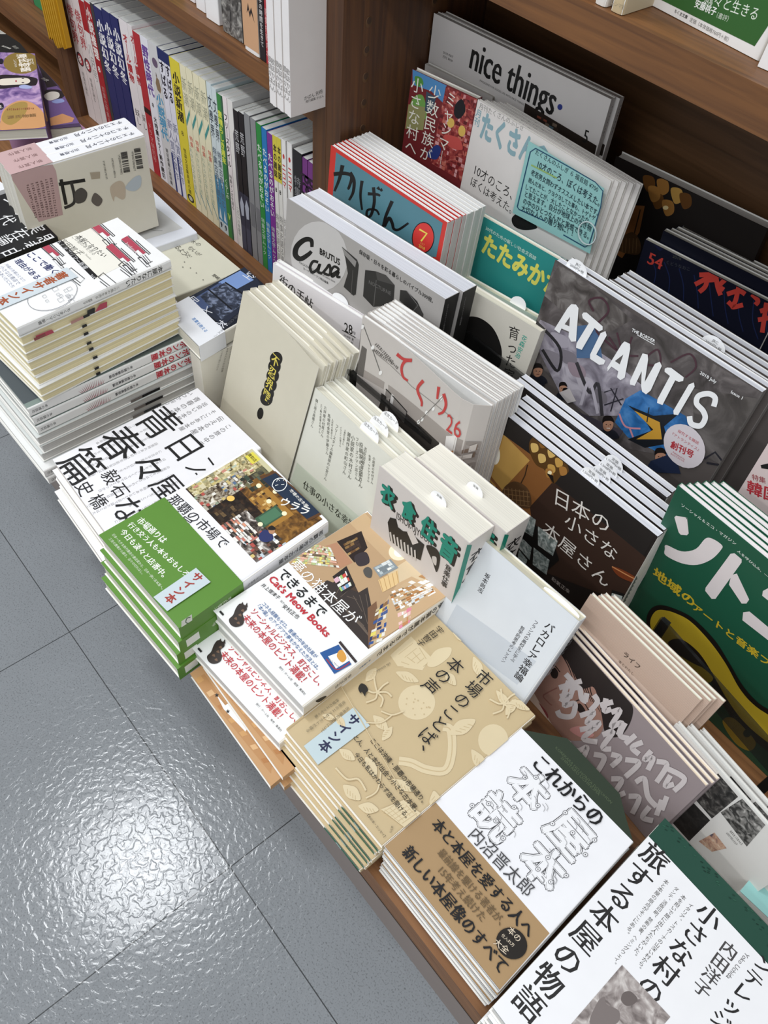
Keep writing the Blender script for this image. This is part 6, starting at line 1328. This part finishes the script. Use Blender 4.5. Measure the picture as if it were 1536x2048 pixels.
for i in range(6):
    x1 = xr - i * .0068; e = .0003; zt = .60
    Q = [V((x1 - e, yf + .001 * (i % 2), zt)), V((x1 - e, yf + .13, zt)), V((x1 - e, yf + .13, ZS)), V((x1 - e, yf + .001 * (i % 2), ZS))]
    def bundle(fs, ss):
        if i == 0:
            use(fs, Z(460, 0, 7.68)); txt('かばん 別冊', (1140, 1515), (1420, 1400), '#4a4642'); txt('発行編集 かばん', (1160, 1565), (1440, 1470), '#6a6662'); use(fs, PX)
        use(ss, PX); q = ss.o; vtx('歌誌かばん', V((x1 - .0034, yf, ZS + .05)), V((x1 - .0034, yf, ZS + .015)), '#8a8682')
    book('booklet', ('white poetry booklet on the upper shelf, nearest the partition with its cover showing' if i == 0 else f'white poetry booklet on the upper shelf, {ORD[i]} from the partition'), 'booklet', Q, .0068 - 2 * e, cover='#e3ddd8', spine='#ece8e6', page='#e9e7e2', side='L', art=bundle, group='white poetry booklets on the upper shelf')
# ---------------------------------------------------------------- upper shelf of the right bay
ZR = .6175
q_ = [onz(p, ZR) for p in (zc((870, 30)), zc((1480, 350)))]
L_, R_p = q_; up = V((0, .12, .99)).normalized(); hh = .18
def bunko(fs, ss):
    use(fs, zc); poly([(945, -60), (1600, 20), (1460, 265), (925, 0)], '#33612c'); poly([(945, -300), (1700, -100), (1460, 265), (925, 0)], '#33612c')
    txt('飄々と生きる', (1180, -20), (1478, 85), '#dfe6d8', bold=.0, asp=1.1); txt('安藤桃子', (1120, 18), (1240, 70), '#f0f2ec', bold=.02, asp=1.1); txt('（書評）', (1245, 85), (1310, 110), '#cfd8c8'); txt('ちくま文庫', (1002, 62), (1075, 100), '#4a4a46', bold=.01); txt('定価（本体価格760円＋税）', (1090, 110), (1310, 228), '#8a8884')
book('paperback_book', 'white and green pocket paperback facing out on the upper right shelf', 'book', [L_ + up * hh, R_p + up * hh, R_p, L_], .012, cover='#e9e6e2', page='#dcd6c4', side='R', art=bunko, rnd=.002)
a = onz(zc((1475, 380)), ZR); b = a + V((.10, .006, 0))
book('paperback_book', 'white paperback at the right end of the upper right shelf, only its corner in view', 'book', [a + up * hh, b + up * hh, b, a], .012, cover='#ece9e6', page='#dcd6c4', side='R')
def up_side(p0, p1, lab, col, spine):
    A = onz(zc(p0), ZR); B = onz(zc(p1), ZR); w_ = (B - A).length; y = min(A.y, B.y)
    Q = [V((B.x, y, .75)), V((B.x, y + .11, .75)), V((B.x, y + .11, ZR)), V((B.x, y, ZR))]
    def t_(fs, ss): use(ss, zc); txt('レンマ日', (640, 12), (715, 45), '#a89a80')
    book('paperback_book', lab, 'book', Q, abs(B.x - A.x), cover=col, spine=spine, page='#d8d0bc', side='L', rnd=.003, art=t_ if 'beige' in lab else None)
up_side((630, 58), (722, 82), 'beige spine standing left of the green pocket paperback on the upper right shelf', '#c9b99c', '#c4b08c')
up_side((540, 15), (622, 38), 'white spine at the left of the beige one on the upper right shelf', '#e6e0d8', '#e2dcd4')

# ---------------------------------------------------------------- far left: flat books behind the small paperbacks
def reed_art(fs, ss):
    use(fs, zd)
    poly([(440, 568), (845, 458), (1080, 640), (735, 745)], '#d3d3d0'); poly([(300, 590), (435, 570), (560, 640), (400, 690)], '#cfdcee')
    dashes((310, 605), (400, 680), 12, 8, '#7f9cc4', 1); dashes((345, 598), (430, 665), 12, 8, '#7f9cc4', 2); txt('エル', (415, 610), (455, 640), '#8a8a8a')
    line([(815, 480), (790, 540), (735, 585)], 4, '#8d8d8a', True); line([(765, 610), (870, 580)], 18, '#b0b0ac'); 
    for q in ([(770, 600), (820, 640), (930, 615)], [(800, 610), (900, 650), (960, 655)], [(780, 600), (860, 630), (920, 640)]): line(q, 3, '#9a9a97', True)
qr = qflat(.20, TL=(301, 377), TR=(394, 465), BL=(91, 443))
r_ = book('paperback_book', 'white book with a pale grey reed picture, lying behind the small paperbacks', 'book', qr, .035, '#e9ecf3', page='#e6e2da', side='R', art=reed_art, rnd=.002)
dup(r_, r_.location - V((0, .002, .0358)), .01, 'second copy under the book with the pale grey reed picture', 'pale reed picture books'); r_['group'] = 'pale reed picture books'; 
dup(r_, r_.location - V((0, .002, .0716)), -.01, 'third copy under the book with the pale grey reed picture, on the platform', 'pale reed picture books')
def ki_art(fs, ss):
    use(fs, zd)
    for t, a, b in (('木の匂いが', (1165, 705), (1180, 800)), ('するようだ', (1060, 735), (1085, 830))): pass
    for ch, c in (('木', (1142, 720)), ('の', (1172, 735)), ('匂', (1125, 758)), ('い', (1150, 775)), ('が', (1172, 793)), ('す', (1020, 745)), ('る', (1050, 752)), ('よ', (1070, 770)), ('う', (1092, 788)), ('だ', (1115, 805))): txt(ch, (c[0] - 9, c[1] - 8), (c[0] + 9, c[1] + 8), '#55534a')
    txt('野崎有以', (1258, 915), (1330, 965), '#44423c', bold=.005)
    for c in ((1090, 840), (1125, 875), (1160, 905), (1200, 945), (1080, 870)): ell(c, 4, 4, '#8a887c')
qk_ = qflat(.19, TL=(394, 467), TR=(484, 541), BL=(190, 540))
r_ = book('paperback_book', 'cream poetry book with sparse scattered characters, beside the reed picture book', 'book', qk_, .0325, '#dddac6', page='#e6e2d2', side='R', art=ki_art, rnd=.002, group='cream poetry books')
pile(r_, 2, 'cream poetry book under the one with scattered characters, @ from the top', 'cream poetry books', .002, .01, start=2, seed=44)
qz = qflat(.212, TL=(489, 534), TR=(561, 598), BR=(398, 693))
def sora_art(fs, ss):
    use(fs, zd)
    poly([(1050, 1060), (1400, 850), (1480, 870), (1545, 985), (1420, 1130), (1270, 1250)], '#232a3a')
    poly([(1290, 960), (1420, 890), (1500, 945), (1380, 1010)], '#7f9cd0'); poly([(1090, 1090), (1300, 960), (1370, 1010), (1180, 1150)], '#4a5a80')
    poly([(1180, 1040), (1330, 960), (1470, 1060), (1310, 1180)], tex(['#1c202c', '#3a4254', '#8a96b0'], 130, 1))
    for p, q in (((1230, 1000), (1370, 1120)), ((1330, 960), (1470, 1050)), ((1130, 1080), (1290, 1200))): line([p, q], 9, '#12151d')
    W_ = '#e6e8ee'
    txt('空', (1455, 905), (1500, 935), W_); txt('居', (1110, 1050), (1155, 1085), W_); line([(1185, 1115), (1255, 1140)], 4, W_); line([(1225, 1100), (1215, 1160)], 4, W_); txt('文', (1210, 1125), (1240, 1150), W_) if 0 else None; txt('茶', (1275, 1195), (1325, 1230), W_)
def sora_band(fs, ss):
    use(fs, zd); txt('言葉を抱える', (1140, 1170), (1220, 1250), '#6a94c8', bold=.02); txt('台湾人作家による', (1390, 1180), (1260, 1290), '#44464c') if 0 else None
    vtx('台湾人作家によるエッセイ', (1410, 1150), (1250, 1300), '#55585e')
    use(ss, zd); 
book('paperback_book', 'dark blue cityscape book with white band, leaning over the cream poetry book', 'book', qz, .021, '#161c28', spine='#e9e6da', page='#ece8da', side='R', art=sora_art, rnd=.003, obi=(.30, '#eef0f4', sora_band))
xs, ya, yb = qz[2].x - .003, qz[2].y, qz[1].y - .015
def side_art(fs, ss):
    use(fs, zd)
    for a, b, t in (((1320, 1345), (1280, 1480), '小さな声で語りかける'), ((1350, 1330), (1310, 1490), '本を作る人のための随筆'), ((1375, 1310), (1345, 1490), '一冊の本が生まれるまで')): vtx(t, a, b, '#9a968a')
book('paperback_book', 'cream book stood on edge beneath the dark blue cityscape book, back cover text facing out', 'book', [V((xs, yb, PZ + .0008)), V((xs, yb, .189)), V((xs, ya, .189)), V((xs, ya, PZ + .0008))][::1] if 0 else [V((xs, ya, .189)), V((xs, yb, .189)), V((xs, yb, PZ + .0008)), V((xs, ya, PZ + .0008))], .022, '#e4e0d2', page='#ece8da', side='L', art=side_art)
# three books lying on their fore-edges, spines up
xz_ = onz((288, 269), .33).x; y0, y1 = onz((17, 345), .33).y, onz((288, 269), .33).y
zb_ = .2062
def cz_art(fs, ss):
    use(fs, zd)
    poly([(45, 310), (310, 262), (330, 300), (372, 560), (230, 602)], '#c9a9a8'); 
    r = random.Random(6)
    for k in range(6): dashes((300 - k * 28, 340 + k * 8), (335 - k * 24, 570 + k * 2), 16, 7, '#7d6260', k)
    poly([(345, 370), (500, 345), (505, 365), (350, 390)], '#262422'); line([(360, 350), (390, 500)], 20, '#262422'); line([(420, 365), (440, 480), (380, 520)], 18, '#3a3735', True); blob([(440, 430), (480, 400), (515, 430), (500, 480), (450, 490)], '#55504c'); blob([(540, 480), (560, 430), (605, 470), (580, 510)], '#6a625c')
    blob([(650, 400), (700, 360), (735, 380), (740, 450), (720, 470), (680, 450), (670, 480)], '#cdbda8'); poly([(530, 310), (590, 305), (590, 345), (540, 350)], '#b5a894'); blob([(740, 400), (790, 340), (830, 330), (830, 390), (790, 420)], '#c3cdd4')
    for k in range(20):
        if r.random() < .8: line([(712 + k * .9, 195 + k * 6), (750 + k * .9, 188 + k * 6)], 3.2 + 2 * r.random(), '#2f2d2b')
        if r.random() < .8: line([(790 + k * .9, 172 + k * 6), (828 + k * .9, 166 + k * 6)], 3.2 + 2 * r.random(), '#2f2d2b')
    txt('9784572004677', (780, 185), (795, 300), '#5a5854'); txt('1920001019002', (702, 205), (718, 320), '#5a5854'); dashes((660, 225), (680, 340), 14, 5, '#8a867e', 3); dashes((610, 240), (630, 350), 14, 5, '#8a867e', 4)
def cz_spine(fs, ss):
    use(ss, PX); Tt = ss.o; yv = lambda f, t: V((xz_ - t * .0195, y1 - (y1 - y0) * f, .33))
    poly([yv(.70, .0), yv(1, .0), yv(1, 1.0), yv(.70, 1.0)], '#c9a9a8')
    txt('チェコの十二ヶ月', yv(.05, .5), yv(.42, .5), '#3f4250', bold=.01, asp=1.0); txt('出久根育', yv(.48, .5), yv(.62, .5), '#5f6270', bold=.01); txt('新人賞作', yv(.75, .5), yv(.92, .5), '#6d4c4a')
def czart(fs, ss): cz_art(fs, ss); cz_spine(fs, ss)
cq = [V((xz_, y1, zb_)), V((xz_, y1, .33)), V((xz_, y0, .33)), V((xz_, y0, zb_))]
cq = [V((xz_, y0, zb_)), V((xz_, y0, .33)), V((xz_, y1, .33)), V((xz_, y1, zb_))]
cq = [V((xz_, y1, zb_)), V((xz_, y1, .33)), V((xz_, y0, .33)), V((xz_, y0, zb_))] if ((cq[1] - cq[0]).cross(cq[0] - cq[3])).x < 0 else cq
r_ = book('paperback_book', 'cream picture-cover book stood spine up with pink band and barcodes, nearest of three', 'book', cq, .0195, '#e9e4d4', spine='#f0f0f2', page='#e6e2d6', side='R', art=czart, rnd=.004, group='spine-up cream books')
dup(r_, r_.location + V((-.0203, .003, -.0028)), 0, 'cream spine-up book with pink band, middle of three', 'spine-up cream books'); dup(r_, r_.location + V((-.0406, .005, -.005)), 0, 'cream spine-up book with pink band, farthest of three', 'spine-up cream books')
def under_block(lab, x0, x1, y0_, y1_, z1, col, page='#ddd8cc', k=3, grp=None):
    T = (z1 - PZ - .001) / k
    q = [V((x0, y1_, z1)), V((x1, y1_, z1)), V((x1, y0_, z1)), V((x0, y0_, z1))]
    r = book('paperback_book', lab.replace('@', 'first'), 'book', q, T - .0005, col, page=page, side='R', group=grp)
    pile(r, k - 1, lab, grp, .001, .004, step=T, start=2, seed=50); return r
under_block('dark hardback in the pile that carries the spine-up cream books, @ from the top', -1.10, xz_ + .002 - .02 if 0 else -1.02, .27, .44, .194, '#2b2b2e', k=3, grp='dark hardbacks under the spine-up books')
qb = qflat(.26, TL=(24, 382), TR=(115, 473), BL=(-175, 452))
def blk_art(fs, ss):
    use(fs, zd); W_ = '#e9e9e9'
    txt('つ', (38, 465), (92, 455), W_) if 0 else vtx('つ現実', (95, 455), (-60, 520), W_) if 0 else None
    for ch, c in (('つ', (65, 465)), ('現', (140, 550)), ('代', (40, 590)), ('実', (210, 640)), ('在', (120, 675)), ('論', (30, 710)), ('思', (275, 705)), ('考', (180, 745)), ('由', (75, 790)), ('自', (300, 730))): txt(ch, (c[0] - 24, c[1] - 22), (c[0] + 24, c[1] + 22), W_, asp=1.0)
r_ = book('paperback_book', 'black magazine with large white characters at the left edge, behind the small paperbacks', 'book', qb, .04, '#141416', page='#d8d6d0', side='R', art=blk_art, group='black magazines with white characters')
pile(r_, 3, 'black magazine under the white-character cover, @ from the top of its stack', 'black magazines with white characters', .002, .01, step=.0415, start=2, seed=45)
qw = qflat(.262, TL=(-90, 300), TR=(22, 380), BL=(-300, 360))
r_ = book('paperback_book', 'white paperback at the left edge beside the black magazine', 'book', [p - V((.006, 0, 0)) for p in qw], .056, '#e9ebee', page='#e6e2da', side='R', group='white paperbacks at the left edge')
pile(r_, 2, 'white paperback at the left edge, @ from the top of its stack', 'white paperbacks at the left edge', .001, .004, step=.0565, start=2, seed=46)
# comic volumes at the far left
PU = '#7b5f95'
def genji(fs, ss):
    use(fs, zr)
    poly([(-20, 520), (350, 530), (470, 1300), (-20, 1330)], tex(['#55407a', '#7b5f95', '#a98ab8', '#c9a8c8'], 40, 1.5))
    for q, c in (([(0, 900), (380, 880), (420, 1000), (0, 1010)], '#9a7ab0'), ([(0, 760), (370, 740), (380, 800), (0, 800)], '#6a5088')): pass
    ell((220, 645), 185, 112, '#8a7238'); blob([(0, 1270), (40, 1120), (180, 1035), (320, 1050), (440, 1150), (470, 1290), (200, 1325), (0, 1330)], '#d09a68'); blob([(20, 1230), (60, 1120), (180, 1050), (280, 1060), (250, 1180), (120, 1280)], '#a88a4a')
    blob([(-20, 780), (150, 770), (330, 790), (385, 815), (370, 870), (320, 880), (180, 890), (-20, 905)], '#241c22'); blob([(0, 815), (150, 800), (270, 800), (310, 830), (270, 860), (130, 870), (0, 870)], '#e6dccb'); ell((235, 805), 14, 5, '#4a3a44'); ell((235, 848), 14, 5, '#4a3a44'); ell((165, 832), 10, 9, '#b5545a'); blob([(200, 880), (260, 870), (330, 890), (300, 910), (210, 905)], '#a8b0d8')
    W_ = '#efe6d6'
    vtx('源氏物語', (215, 555), (270, 735), W_, bold=.03, asp=1.1) ; vtx('新訳', (305, 600), (318, 665), W_); vtx('いちのまき', (150, 610), (165, 690), W_)
    ell((10, 630), 26, 30, '#1c1828'); ell((10, 1090), 30, 36, '#1c1828'); vtx('2', (0, 1070), (12, 1115), W_)
    txt('源氏物語', (75, 1205), (370, 1180), '#8a6a44', bold=.02) ; dashes((70, 1125), (350, 1110), 14, 9, '#9a5a44', 3)
qg = qflat(.27, TL=(-20, 104), TR=(70, 107), BR=(92, 256), BL=(-25, 262))
r_ = book('comic_volume', 'purple comic volume with ochre title disc, topmost at the far left', 'comic', qg, .014, PU, spine='#5f4a78', page='#d8d2c4', side='R', art=genji, group='purple comic volumes')
def genji2(fs, ss):
    use(fs, zr); poly([(370, 640), (590, 890), (800, 1070), (830, 1260), (520, 1290), (480, 900)], '#6f5688'); poly([(380, 640), (590, 880), (480, 900)], '#2a2228'); blob([(460, 930), (600, 920), (660, 970), (620, 1010), (500, 1010)], '#221c24'); blob([(450, 980), (520, 940), (600, 950), (600, 1000), (500, 1030)], '#d8d0c4'); poly([(510, 1210), (640, 1165), (760, 1210), (740, 1250), (520, 1290)], '#c98f62'); blob([(530, 1040), (620, 1010), (660, 1040), (580, 1060)], '#8d98c8')
    txt('新訳', (430, 800), (490, 830), '#e6e0d6')
qg2 = qflat(.24, TL=(66, 118), TR=(118, 172), BR=(162, 252), BL=(100, 258))
book('comic_volume', 'second purple comic volume, lower and to the right of the topmost one', 'comic', qg2, .014, '#4a3a5a', page='#d8d2c4', side='R', art=genji2, group='purple comic volumes')
qpk = qflat(.222, TL=(8, 250), TR=(150, 238), BR=(186, 270), BL=(28, 308))
book('paperback_book', 'plain pink paperback below the purple comics at the left', 'book', qpk, .04, '#c998b8', page='#d8d2c4', side='R', art=lambda fs, ss: (use(fs, zr), vtx('木皿泉', (595, 1375), (630, 1500), '#3a2c36')))
qm = qflat(.23, TL=(-30, 40), TR=(40, 86), BR=(62, 112), BL=(-30, 118))
book('magazine', 'black magazine with white print in the shade of the far-left bay', 'magazine', qm, .03, '#1f1e1e', page='#b5b2aa', side='R', art=lambda fs, ss: (use(fs, zr), txt('源氏物語', (20, 470), (110, 500), '#c9c6be', bold=.02), txt('新訳', (135, 470), (180, 500), '#a8a59c'), poly([(0, 300), (70, 320), (60, 350), (0, 350)], '#b5b2aa')))
# things on the far-left shelf
def slab(lab, name, cat, pts, y, z0, z1, t, col, jag=False):
    m_ = MB(); a = ony(pts[0], y); b = ony(pts[1], y); n_ = 14 if jag else 1; r = random.Random(3); mat = ink(col)
    lowz = [z0 + (r.uniform(0, .016) if jag else 0) for _ in range(n_ + 1)]; lowz[n_ // 2] = z0
    for k in range(n_):
        xa, xb = a.x + (b.x - a.x) * k / n_, a.x + (b.x - a.x) * (k + 1) / n_; dy = .004 * (k % 2) if jag else 0
        A = [V((xa, y + dy, lowz[k])), V((xb, y + dy, lowz[k + 1])), V((xb, y + dy, z1)), V((xa, y + dy, z1))]; B = [p + V((0, t, 0)) for p in A]; m_.hexa(A[::-1], B[::-1], mat, skip='f'); m_.face(A, mat)
    o = m_.build(name, None, V(((a.x + b.x) / 2, y + t / 2, z0))); tag(o, lab, cat)
slab('yellow fringed cloth-like hanger at the right end of the far-left shelf', 'yellow_fringe', 'cloth', ((85, 20), (113, 20)), .548, .222, .40, .008, '#c99a26', True)
slab('green box standing beside the yellow fringe on the far-left shelf', 'green_box', 'box', ((67, 0), (82, 0)), .60, .2135, .36, .06, '#2f8a55')
slab('brown box left of the green one on the far-left shelf', 'brown_box', 'box', ((50, 0), (66, 0)), .60, .2135, .36, .06, '#7a5a48')
slab('small teal box at the very left of the far-left shelf', 'teal_box', 'box', ((38, 0), (49, 0)), .61, .2135, .36, .05, '#6aa8a8')
for o in list(COL.objects):
    for k in ('_n', '_T'):
        if k in o.keys(): del o[k]
